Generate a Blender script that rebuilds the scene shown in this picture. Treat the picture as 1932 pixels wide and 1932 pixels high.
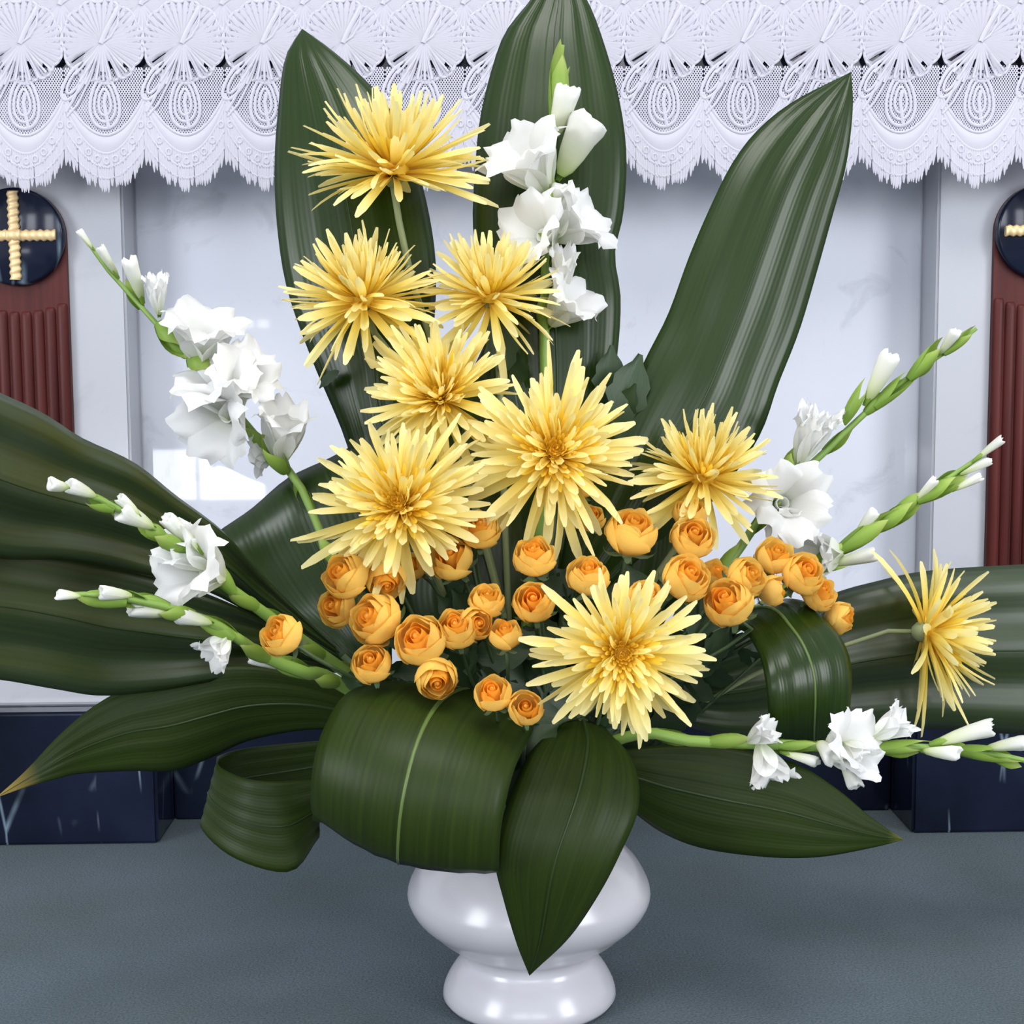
import bpy, math, random
from mathutils import Vector, Matrix, Euler

for o in list(bpy.data.objects):
    bpy.data.objects.remove(o, do_unlink=True)
SC = bpy.context.scene
COL = SC.collection
R = random.Random(7)
PI = math.pi

# ------------------------------------------------------------------ camera
F_PX, W_PX = 2800.0, 1932.0
CAM_LOC = Vector((0.0, -1.35, 0.604))
CAM_ROT = Matrix.Rotation(math.radians(90 - 6.0), 3, 'X') @ Matrix.Rotation(-0.0065, 3, 'Z')
cam_d = bpy.data.cameras.new('camera')
cam_d.sensor_width = 36.0
cam_d.lens = F_PX / W_PX * 36.0
cam_d.clip_start = 0.05
cam = bpy.data.objects.new('camera', cam_d)
cam.matrix_world = Matrix.Translation(CAM_LOC) @ CAM_ROT.to_4x4()
COL.objects.link(cam)
SC.camera = cam

# ------------------------------------------------------------------ world, lights, exposure
SC.view_settings.view_transform = 'Standard'
SC.view_settings.look = 'None'
SC.view_settings.gamma = 1.0
SC.view_settings.exposure = 0.18
SC.view_settings.use_curve_mapping = False
w = bpy.data.worlds.new('world')
SC.world = w
w.use_nodes = True
bg = w.node_tree.nodes['Background']
bg.inputs['Color'].default_value = (0.86, 0.91, 1.0, 1)
bg.inputs['Strength'].default_value = 0.72


def area(name, loc, target, sx, sy, power, color):
    d = bpy.data.lights.new(name, 'AREA')
    d.shape = 'RECTANGLE'
    d.size, d.size_y, d.energy, d.color = sx, sy, power, color
    o = bpy.data.objects.new(name, d)
    o.location = loc
    o.rotation_euler = (Vector(target) - Vector(loc)).to_track_quat('-Z', 'Y').to_euler()
    COL.objects.link(o)
    return o


area('window_light_left', (-3.4, -2.9, 1.5), (0, 0.2, 0.5), 1.4, 2.2, 95, (0.93, 0.96, 1.0))
area('window_light_right', (3.4, -2.7, 1.5), (0, 0.2, 0.5), 1.4, 2.2, 95, (0.95, 0.97, 1.0))
area('ceiling_bounce', (0.2, -1.6, 3.6), (0, 0.0, 0.4), 1.6, 1.2, 55, (1.0, 0.98, 0.95))  # added overhead lamp, stands in for daylight bounced off the ceiling



# ------------------------------------------------------------------ helpers
def P(px, py, Y):
    """World point that the photo shows at pixel px,py, standing at depth Y."""
    d = CAM_ROT @ Vector(((px - W_PX / 2) / F_PX, -(py - W_PX / 2) / F_PX, -1.0))
    return CAM_LOC + d * ((Y - CAM_LOC.y) / d.y)


FWD = CAM_ROT @ Vector((0, 0, -1))


def mpp(p):
    return (p - CAM_LOC).dot(FWD) / F_PX


def tag(o, label=None, cat=None, group=None, kind=None):
    if label: o['label'] = label
    if cat: o['category'] = cat
    if group: o['group'] = group
    if kind: o['kind'] = kind
    return o


def mesh(name, verts, faces, mat=None, smooth=True, uvs=None):
    m = bpy.data.meshes.new(name)
    m.from_pydata([tuple(v) for v in verts], [], faces)
    if smooth:
        m.polygons.foreach_set('use_smooth', [True] * len(m.polygons))
    if uvs:
        ul = m.uv_layers.new(name='UVMap')
        li = [0] * len(m.loops)
        m.loops.foreach_get('vertex_index', li)
        flat = []
        for i in li:
            flat.extend(uvs[i])
        ul.data.foreach_set('uv', flat)
    if mat:
        m.materials.append(mat)
    m.update()
    return m


def put(name, me, parent=None, local=None):
    o = bpy.data.objects.new(name, me)
    COL.objects.link(o)
    if parent is not None:
        o.parent = parent
    if local is not None:
        o.matrix_basis = local
    return o


def empty(name, M):
    o = bpy.data.objects.new(name, None)
    o.empty_display_size = 0.02
    o.matrix_basis = M
    COL.objects.link(o)
    return o


def frame(origin, z, scale=1.0, ref=Vector((0, -1, 0))):
    z = z.normalized()
    x = ref.cross(z)
    if x.length < 1e-4:
        x = Vector((1, 0, 0)).cross(z)
    x.normalize()
    y = z.cross(x)
    M = Matrix((x, y, z)).transposed().to_4x4()
    return Matrix.Translation(origin) @ M @ Matrix.Scale(scale, 4)


def solid(o, t, offset=0.0):
    md = o.modifiers.new('solid', 'SOLIDIFY')
    md.thickness = t
    md.offset = offset
    return o


def cr(pts, n):
    """Resample a polyline of vectors to n points, Catmull-Rom, by arc length."""
    pts = [Vector(p) for p in pts]
    Q = [pts[0] * 2 - pts[1]] + pts + [pts[-1] * 2 - pts[-2]]
    dense = []
    for i in range(1, len(Q) - 2):
        a, b, c, d = Q[i - 1], Q[i], Q[i + 1], Q[i + 2]
        for k in range(12):
            t = k / 12
            dense.append(0.5 * ((2 * b) + (c - a) * t + (2 * a - 5 * b + 4 * c - d) * t * t + (3 * b - a - 3 * c + d) * t ** 3))
    dense.append(pts[-1])
    L = [0.0]
    for i in range(1, len(dense)):
        L.append(L[-1] + (dense[i] - dense[i - 1]).length)
    out, j = [], 0
    for k in range(n):
        s = L[-1] * k / (n - 1)
        while j < len(L) - 2 and L[j + 1] < s:
            j += 1
        seg = L[j + 1] - L[j]
        t = 0 if seg < 1e-9 else min(1, (s - L[j]) / seg)
        out.append(dense[j].lerp(dense[j + 1], t))
    return out


def tube(pts, radii, sides=8, cap=True):
    n = len(pts)
    if not isinstance(radii, (list, tuple)):
        radii = [radii] * n
    V, Fc, UV = [], [], []
    t0 = (pts[1] - pts[0]).normalized()
    x = t0.orthogonal().normalized()
    for i in range(n):
        a, b = pts[max(0, i - 1)], pts[min(n - 1, i + 1)]
        t = (b - a).normalized()
        x = (x - t * x.dot(t)).normalized()
        y = t.cross(x)
        for k in range(sides):
            an = 2 * PI * k / sides
            V.append(pts[i] + (x * math.cos(an) + y * math.sin(an)) * radii[i])
            UV.append((k / sides, i / (n - 1)))
    for i in range(n - 1):
        for k in range(sides):
            k2 = (k + 1) % sides
            Fc.append((i * sides + k, i * sides + k2, (i + 1) * sides + k2, (i + 1) * sides + k))
    if cap:
        Fc.append(tuple(range(sides - 1, -1, -1)))
        Fc.append(tuple((n - 1) * sides + k for k in range(sides)))
    return V, Fc, UV


def lathe(prof, sides=48, close=False):
    V, Fc = [], []
    for r, z in prof:
        for k in range(sides):
            a = 2 * PI * k / sides
            V.append(Vector((r * math.cos(a), r * math.sin(a), z)))
    for i in range(len(prof) - 1):
        for k in range(sides):
            k2 = (k + 1) % sides
            Fc.append((i * sides + k, i * sides + k2, (i + 1) * sides + k2, (i + 1) * sides + k))
    if close:
        Fc.append(tuple(range(sides - 1, -1, -1)))
        Fc.append(tuple((len(prof) - 1) * sides + k for k in range(sides)))
    return V, Fc


def box(x0, x1, y0, y1, z0, z1, b=0.0):
    """Box with chamfered edges (b) as vertex / face lists."""
    if b <= 0:
        V = [Vector((x, y, z)) for z in (z0, z1) for y in (y0, y1) for x in (x0, x1)]
        Fc = [(0, 2, 3, 1), (4, 5, 7, 6), (0, 1, 5, 4), (2, 6, 7, 3), (0, 4, 6, 2), (1, 3, 7, 5)]
        return V, Fc
    import bmesh
    bm = bmesh.new()
    bmesh.ops.create_cube(bm, size=1)
    for v in bm.verts:
        v.co = Vector(((x0 + x1) / 2 + v.co.x * (x1 - x0), (y0 + y1) / 2 + v.co.y * (y1 - y0), (z0 + z1) / 2 + v.co.z * (z1 - z0)))
    bmesh.ops.bevel(bm, geom=list(bm.edges), offset=b, segments=2, affect='EDGES')
    bm.verts.index_update()
    V = [v.co.copy() for v in bm.verts]
    Fc = [tuple(v.index for v in f.verts) for f in bm.faces]
    bm.free()
    return V, Fc


# ------------------------------------------------------------------ materials
def mat(name, color=(0.5, 0.5, 0.5), rough=0.5, spec=0.5, **kw):
    m = bpy.data.materials.new(name)
    m.use_nodes = True
    b = m.node_tree.nodes['Principled BSDF']
    b.inputs['Base Color'].default_value = (*color, 1)
    b.inputs['Roughness'].default_value = rough
    b.inputs['Specular IOR Level'].default_value = spec
    for k, v in kw.items():
        b.inputs[k.replace('_', ' ')].default_value = v
    return m, m.node_tree, b


def N(nt, typ, **kw):
    n = nt.nodes.new(typ)
    for k, v in kw.items():
        if hasattr(n, k) and k not in n.inputs:
            setattr(n, k, v)
        else:
            n.inputs[k].default_value = v
    return n


def ramp(nt, fac, stops):
    r = nt.nodes.new('ShaderNodeValToRGB')
    while len(r.color_ramp.elements) < len(stops):
        r.color_ramp.elements.new(0.5)
    for e, (p, c) in zip(r.color_ramp.elements, stops):
        e.position = p
        e.color = (*c, 1)
    nt.links.new(fac, r.inputs['Fac'])
    return r


def bump(nt, b, height, strength, dist):
    n = N(nt, 'ShaderNodeBump')
    n.inputs['Strength'].default_value = strength
    n.inputs['Distance'].default_value = dist
    nt.links.new(height, n.inputs['Height'])
    nt.links.new(n.outputs['Normal'], b.inputs['Normal'])


def translucent(m, nt, b, colsock, color, fac):
    """Mix light passing through a thin petal or leaf into its surface."""
    t = N(nt, 'ShaderNodeBsdfTranslucent')
    t.inputs['Color'].default_value = (*color, 1)
    if colsock:
        nt.links.new(colsock, t.inputs['Color'])
    mx = N(nt, 'ShaderNodeMixShader')
    mx.inputs[0].default_value = fac
    nt.links.new(b.outputs[0], mx.inputs[1])
    nt.links.new(t.outputs[0], mx.inputs[2])
    nt.links.new(mx.outputs[0], nt.nodes['Material Output'].inputs['Surface'])


def leaf_material(name, dark, light, rough, tip=None, spec=0.4, tipl=0.10, coat=0.0):
    m, nt, b = mat(name, dark, rough, spec)
    b.inputs['Coat Weight'].default_value = coat
    b.inputs['Coat Roughness'].default_value = 0.36
    uv = N(nt, 'ShaderNodeUVMap')
    sep = N(nt, 'ShaderNodeSeparateXYZ')
    nt.links.new(uv.outputs[0], sep.inputs[0])
    mp = N(nt, 'ShaderNodeMapping')
    mp.inputs['Scale'].default_value = (26, 1.2, 1)
    nt.links.new(uv.outputs[0], mp.inputs[0])
    nz = N(nt, 'ShaderNodeTexNoise')
    nz.inputs['Scale'].default_value = 1.6
    nz.inputs['Detail'].default_value = 3
    nt.links.new(mp.outputs[0], nz.inputs['Vector'])
    r = ramp(nt, nz.outputs[0], [(0.3, dark), (0.75, light)])
    col = r.outputs[0]
    if tip:
        tr = ramp(nt, sep.outputs[1], [(0.0, (1, 1, 1)), (tipl, (0, 0, 0))])
        mx = N(nt, 'ShaderNodeMix', data_type='RGBA')
        nt.links.new(tr.outputs[0], mx.inputs['Factor'])
        nt.links.new(col, mx.inputs['A'])
        mx.inputs['B'].default_value = (*tip, 1)
        col = mx.outputs['Result']
    nt.links.new(col, b.inputs['Base Color'])
    wv = N(nt, 'ShaderNodeTexWave')
    wv.bands_direction = 'X'
    wv.inputs['Scale'].default_value = 9.0
    wv.inputs['Distortion'].default_value = 0.4
    nt.links.new(uv.outputs[0], wv.inputs['Vector'])
    sm = N(nt, 'ShaderNodeMath', operation='ADD')
    nt.links.new(wv.outputs[1], sm.inputs[0])
    n3 = N(nt, 'ShaderNodeTexNoise')
    n3.inputs['Scale'].default_value = 0.5
    n3.inputs['Detail'].default_value = 2
    nt.links.new(mp.outputs[0], n3.inputs['Vector'])
    mu = N(nt, 'ShaderNodeMath', operation='MULTIPLY')
    mu.inputs[1].default_value = 6.0
    nt.links.new(n3.outputs[0], mu.inputs[0])
    nt.links.new(mu.outputs[0], sm.inputs[1])
    bump(nt, b, sm.outputs[0], 0.09, 0.0006)
    translucent(m, nt, b, None, (light[0] * 2.2, light[1] * 2.6, light[2] * 0.8), 0.08)
    return m


M = {}
M['leaf'] = leaf_material('leaf_green', (0.010, 0.025, 0.002), (0.018, 0.041, 0.003), 0.29, None, 0.36)
M['leaf_low'] = leaf_material('leaf_green_low', (0.014, 0.026, 0.003), (0.025, 0.045, 0.0045), 0.45, None, 0.22)
M['leaf_tip'] = leaf_material('leaf_green_yellow_tip', (0.014, 0.026, 0.003), (0.025, 0.045, 0.0045), 0.45, (0.35, 0.24, 0.05), 0.22)
M['leaf_tip_short'] = leaf_material('leaf_green_pale_tip', (0.014, 0.026, 0.003), (0.025, 0.045, 0.0045), 0.45, (0.12, 0.13, 0.02), 0.22, 0.05)
M['leaf_side'] = leaf_material('leaf_green_sheen', (0.012, 0.026, 0.0035), (0.024, 0.046, 0.005), 0.40, None, 0.5, 0.1, 0.6)
M['leaf_small'] = leaf_material('leaf_small_green', (0.016, 0.036, 0.014), (0.032, 0.064, 0.022), 0.45)
M['midrib_dark'] = mat('midrib_dark_green', (0.022, 0.042, 0.010), 0.4, 0.3)[0]
M['midrib'] = mat('midrib_green', (0.085, 0.135, 0.03), 0.4)[0]
M['stem'] = mat('flower_stem', (0.10, 0.17, 0.045), 0.5)[0]
M['mum_stem'] = mat('mum_stem', (0.20, 0.24, 0.11), 0.55)[0]
M['twig'] = mat('rose_stem', (0.05, 0.085, 0.03), 0.55)[0]


def uv_ramp_material(name, stops, rough, tr, spec=0.3):
    m, nt, b = mat(name, stops[0][1], rough, spec)
    uv = N(nt, 'ShaderNodeUVMap')
    sep = N(nt, 'ShaderNodeSeparateXYZ')
    nt.links.new(uv.outputs[0], sep.inputs[0])
    oi = N(nt, 'ShaderNodeObjectInfo')
    r = ramp(nt, sep.outputs[1], stops)
    hv = N(nt, 'ShaderNodeHueSaturation')
    mr = N(nt, 'ShaderNodeMapRange')
    mr.inputs['To Min'].default_value = 0.9
    mr.inputs['To Max'].default_value = 1.06
    nt.links.new(oi.outputs['Random'], mr.inputs['Value'])
    nt.links.new(mr.outputs[0], hv.inputs['Value'])
    nt.links.new(r.outputs[0], hv.inputs['Color'])
    nt.links.new(hv.outputs[0], b.inputs['Base Color'])
    mp = N(nt, 'ShaderNodeMapping')
    mp.inputs['Scale'].default_value = (14, 0.8, 1)
    nt.links.new(uv.outputs[0], mp.inputs[0])
    nz = N(nt, 'ShaderNodeTexNoise')
    nz.inputs['Scale'].default_value = 2
    nt.links.new(mp.outputs[0], nz.inputs['Vector'])
    bump(nt, b, nz.outputs[0], 0.25, 0.0006)
    translucent(m, nt, b, hv.outputs[0], (1, 1, 1), tr)
    return m


M['mum'] = uv_ramp_material('mum_petal', [(0.0, (0.97, 0.62, 0.05)), (0.4, (0.97, 0.78, 0.16)), (1.0, (0.97, 0.89, 0.46))], 0.55, 0.35)
M['mum_core'] = uv_ramp_material('mum_core', [(0.0, (0.97, 0.62, 0.04)), (0.6, (0.97, 0.69, 0.06)), (1.0, (0.97, 0.76, 0.12))], 0.55, 0.35)
M['rose'] = uv_ramp_material('rose_petal', [(0.0, (0.96, 0.78, 0.30)), (0.5, (0.97, 0.71, 0.18)), (1.0, (0.97, 0.67, 0.15))], 0.5, 0.45)
M['rose_in'] = uv_ramp_material('rose_inner', [(0.0, (0.96, 0.57, 0.09)), (0.7, (0.96, 0.54, 0.08)), (1.0, (0.96, 0.48, 0.05))], 0.5, 0.45)
M['white'] = uv_ramp_material('gladiolus_petal', [(0.0, (0.62, 0.70, 0.36)), (0.22, (0.84, 0.86, 0.76)), (0.5, (0.92, 0.92, 0.90)), (1.0, (0.93, 0.93, 0.92))], 0.55, 0.38)
M['bud'] = uv_ramp_material('gladiolus_bud', [(0.0, (0.45, 0.58, 0.16)), (0.3, (0.72, 0.77, 0.50)), (0.7, (0.82, 0.83, 0.74)), (1.0, (0.86, 0.86, 0.82))], 0.55, 0.25)
M['bract'] = uv_ramp_material('gladiolus_bract', [(0.0, (0.17, 0.30, 0.04)), (0.7, (0.28, 0.42, 0.07)), (1.0, (0.42, 0.50, 0.14))], 0.45, 0.2)
M['gstem'] = mat('gladiolus_stem', (0.20, 0.33, 0.06), 0.45)[0]
M['sepal'] = mat('rose_sepal', (0.13, 0.20, 0.10), 0.55)[0]
M['foam'] = mat('floral_foam', (0.02, 0.05, 0.025), 0.9)[0]
M['ceramic'] = mat('white_ceramic', (0.52, 0.515, 0.55), 0.24, 0.55, Coat_Weight=0.2, Coat_Roughness=0.15)[0]
M['gold'] = mat('gold_cord', (0.80, 0.58, 0.30), 0.4, 0.5, Metallic=0.25)[0]
M['lace'] = mat('lace_thread', (0.65, 0.64, 0.72), 0.7, 0.3)[0]
M['cloth'] = mat('altar_cloth_linen', (0.74, 0.73, 0.78), 0.8, 0.2)[0]
M['net'] = mat('lace_net_thread', (0.54, 0.53, 0.61), 0.75, 0.2)[0]
for k, c in (('lace', (0.5, 0.5, 0.6)), ('cloth', (0.5, 0.5, 0.6))):
    nt = M[k].node_tree
    translucent(M[k], nt, nt.nodes['Principled BSDF'], None, c, 0.2)


def marble(name, base, vein, rough, scale, lo, hi, obj_space=True, streak=None):
    m, nt, b = mat(name, base, rough, 0.5)
    tc = N(nt, 'ShaderNodeTexCoord')
    mp = N(nt, 'ShaderNodeMapping')
    mp.inputs['Scale'].default_value = streak or (1, 1, 1)
    mp.inputs['Rotation'].default_value = (0, math.radians(25), 0)
    nt.links.new(tc.outputs['Object'], mp.inputs[0])
    n1 = N(nt, 'ShaderNodeTexNoise')
    n1.inputs['Scale'].default_value = scale
    n1.inputs['Detail'].default_value = 7
    n1.inputs['Roughness'].default_value = 0.62
    n1.inputs['Distortion'].default_value = 0.8
    nt.links.new(mp.outputs[0], n1.inputs['Vector'])
    r = ramp(nt, n1.outputs[0], [(lo, vein), (hi, base)])
    nt.links.new(r.outputs[0], b.inputs['Base Color'])
    return m


M['marble'] = marble('white_marble', (0.69, 0.71, 0.79), (0.58, 0.60, 0.67), 0.025, 14, 0.30, 0.42)
M['marble_pier'] = marble('white_marble_pier', (0.51, 0.52, 0.565), (0.45, 0.46, 0.50), 0.12, 9, 0.28, 0.42)


def navy_marble():
    m, nt, b = mat('navy_marble', (0.006, 0.008, 0.02), 0.12, 0.32)
    tc = N(nt, 'ShaderNodeTexCoord')
    n0 = N(nt, 'ShaderNodeTexNoise')
    n0.inputs['Scale'].default_value = 5
    n0.inputs['Detail'].default_value = 5
    nt.links.new(tc.outputs['Object'], n0.inputs['Vector'])
    r0 = ramp(nt, n0.outputs[0], [(0.35, (0.003, 0.004, 0.010)), (0.7, (0.012, 0.017, 0.040))])
    mp = N(nt, 'ShaderNodeMapping')
    mp.inputs['Rotation'].default_value = (0, math.radians(22), 0)
    mp.inputs['Scale'].default_value = (14, 6, 2.2)
    nt.links.new(tc.outputs['Object'], mp.inputs[0])
    v = N(nt, 'ShaderNodeTexVoronoi')
    v.feature = 'DISTANCE_TO_EDGE'
    v.inputs['Scale'].default_value = 1.3
    nt.links.new(mp.outputs[0], v.inputs['Vector'])
    rv = ramp(nt, v.outputs['Distance'], [(0.0, (1, 1, 1)), (0.03, (0, 0, 0))])
    n2 = N(nt, 'ShaderNodeTexNoise')
    n2.inputs['Scale'].default_value = 11
    nt.links.new(tc.outputs['Object'], n2.inputs['Vector'])
    r2 = ramp(nt, n2.outputs[0], [(0.50, (0, 0, 0)), (0.66, (0.9, 0.9, 0.9))])
    mul = N(nt, 'ShaderNodeMath', operation='MULTIPLY')
    nt.links.new(rv.outputs[0], mul.inputs[0])
    nt.links.new(r2.outputs[0], mul.inputs[1])
    mx = N(nt, 'ShaderNodeMix', data_type='RGBA')
    nt.links.new(mul.outputs[0], mx.inputs['Factor'])
    nt.links.new(r0.outputs[0], mx.inputs['A'])
    mx.inputs['B'].default_value = (0.22, 0.30, 0.38, 1)
    nt.links.new(mx.outputs['Result'], b.inputs['Base Color'])
    return m


M['navy'] = navy_marble()


def wood():
    m, nt, b = mat('red_wood', (0.1, 0.02, 0.015), 0.45, 0.2)
    tc = N(nt, 'ShaderNodeTexCoord')
    mp = N(nt, 'ShaderNodeMapping')
    mp.inputs['Scale'].default_value = (60, 60, 3)
    nt.links.new(tc.outputs['Object'], mp.inputs[0])
    n1 = N(nt, 'ShaderNodeTexNoise')
    n1.inputs['Scale'].default_value = 1.5
    n1.inputs['Detail'].default_value = 4
    nt.links.new(mp.outputs[0], n1.inputs['Vector'])
    r = ramp(nt, n1.outputs[0], [(0.3, (0.056, 0.011, 0.011)), (0.7, (0.105, 0.022, 0.018))])
    nt.links.new(r.outputs[0], b.inputs['Base Color'])
    return m


M['wood'] = wood()


def carpet():
    m, nt, b = mat('grey_teal_carpet', (0.1, 0.12, 0.14), 0.95, 0.1)
    tc = N(nt, 'ShaderNodeTexCoord')
    n1 = N(nt, 'ShaderNodeTexNoise')
    n1.inputs['Scale'].default_value = 420
    n1.inputs['Detail'].default_value = 3
    nt.links.new(tc.outputs['Object'], n1.inputs['Vector'])
    n2 = N(nt, 'ShaderNodeTexNoise')
    n2.inputs['Scale'].default_value = 5
    n2.inputs['Detail'].default_value = 3
    nt.links.new(tc.outputs['Object'], n2.inputs['Vector'])
    r1 = ramp(nt, n1.outputs[0], [(0.25, (0.064, 0.084, 0.098)), (0.75, (0.134, 0.164, 0.184))])
    r2 = ramp(nt, n2.outputs[0], [(0.35, (0.86, 0.86, 0.83)), (0.7, (1.06, 1.06, 1.08))])
    mx = N(nt, 'ShaderNodeMix', data_type='RGBA', blend_type='MULTIPLY')
    mx.inputs['Factor'].default_value = 1
    nt.links.new(r1.outputs[0], mx.inputs['A'])
    nt.links.new(r2.outputs[0], mx.inputs['B'])
    nt.links.new(mx.outputs['Result'], b.inputs['Base Color'])
    bump(nt, b, n1.outputs[0], 0.6, 0.002)
    return m


M['carpet'] = carpet()
M['plaster'] = mat('plaster', (0.62, 0.62, 0.62), 0.9)[0]
M['nave'] = mat('nave_stone', (0.28, 0.28, 0.29), 0.6)[0]

# ------------------------------------------------------------------ setting
V, Fc = box(-3.2, 3.2, -2.3, 1.6, -0.12, 0.0)
tag(put('floor', mesh('floor', V, Fc, M['carpet'], False)), kind='structure')
V, Fc = box(-4.5, 4.5, -10.6, -2.3, -1.02, -0.9)
tag(put('floor_nave', mesh('floor_nave', V, Fc, M['nave'], False)), kind='structure')
V, Fc = box(-3.2, 3.2, 1.6, 1.7, -0.12, 4.0)
tag(put('wall_back', mesh('wall_back', V, Fc, M['plaster'], False)), kind='structure')

V, Fc = box(-4.5, 4.5, -10.8, -10.6, -1.02, 5.2)
tag(put('wall_entrance', mesh('wall_entrance', V, Fc, M['plaster'], False)), kind='structure')


def lit_window(n, x0, x1, z0, z1, strength):
    fr, pn = [], []
    V, Fc = [], []
    for a in ((x0 - .06, x1 + .06, z1, z1 + .06), (x0 - .06, x1 + .06, z0 - .06, z0), (x0 - .06, x0, z0, z1), (x1, x1 + .06, z0, z1), ((x0 + x1) / 2 - .015, (x0 + x1) / 2 + .015, z0, z1)):
        v, f = box(a[0], a[1], -10.6, -10.54, a[2], a[3])
        Fc += [tuple(i + len(V) for i in t_) for t_ in f]
        V += v
    o = tag(put('window_%d' % n, mesh('window_frame', V, Fc, M['nave'], False)), kind='structure')
    m, nt, b = mat('daylight_pane_%d' % n, (0.8, 0.85, 0.9), 0.3)
    b.inputs['Emission Color'].default_value = (0.90, 0.93, 1.0, 1)
    b.inputs['Emission Strength'].default_value = strength
    V, Fc = box(x0, x1, -10.6, -10.585, z0, z1)
    put('pane', mesh('pane', V, Fc, m, False), o)


for n, (a, b_, c, d, st) in enumerate([(-3.9, -2.7, 2.4, 4.6, 9), (-1.9, -0.7, 2.4, 4.8, 9), (0.7, 1.9, 2.4, 4.8, 9), (2.7, 3.9, 2.4, 4.6, 9), (-2.86, -1.70, -0.63, -0.19, 11), (-1.86, -1.63, 0.86, 0.93, 5)]):
    lit_window(n + 1, a, b_, c, d, st)

# ------------------------------------------------------------------ altar
AYAW = math.radians(1.2)
AX = 0.029
AM = Matrix.Translation((AX, 0.463, 0)) @ Matrix.Rotation(AYAW, 4, 'Z')
altar = empty('altar', AM)
tag(altar, 'white marble altar with navy plinth, red fluted pilasters and gold crosses', 'altar')
CX, CH = 0.629, 0.0585          # pilaster centre offset and half width
PI_IN, PI_OUT = 0.502, 0.781    # pier inner and outer faces
PLZ = 0.169
PIZ = 0.232                      # foot of the pilasters
SLAB0, SLAB1 = 0.925, 1.030


def apart(name, V, Fc, m, smooth=False, label=None, parent=altar):
    o = put(name, mesh(name, V, Fc, m, smooth), parent)
    if label: o['label'] = label
    return o


V, Fc = box(-PI_IN, PI_IN, 0.105, 0.60, PLZ, SLAB0, 0.002)
apart('centre_panel', V, Fc, M['marble'], label='recessed polished white marble panel')
for s in (-1, 1):
    a, b_ = sorted((s * PI_IN, s * PI_OUT))
    V, Fc = box(a, b_, 0.042, 0.62, PLZ, SLAB0, 0.003)
    apart('pier', V, Fc, M['marble_pier'], label='white marble pier beside the recess')
    a, b_ = sorted((s * (PI_IN - 0.028), s * (PI_OUT + 0.03)))
    V, Fc = box(a, b_, 0.0, 0.65, 0.0, PLZ, 0.004)
    apart('plinth_block', V, Fc, M['navy'], label='navy marble plinth block under a pier')
V, Fc = box(-PI_IN + 0.029, PI_IN - 0.029, 0.096, 0.64, 0.0, PLZ - 0.001, 0.003)
apart('plinth_block', V, Fc, M['navy'], label='navy marble plinth block under the recess')
V, Fc = box(-0.86, 0.86, -0.012, 0.66, SLAB0, SLAB1, 0.004)
apart('table_slab', V, Fc, M['navy'], label='navy marble table slab under the lace cloth')

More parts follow.
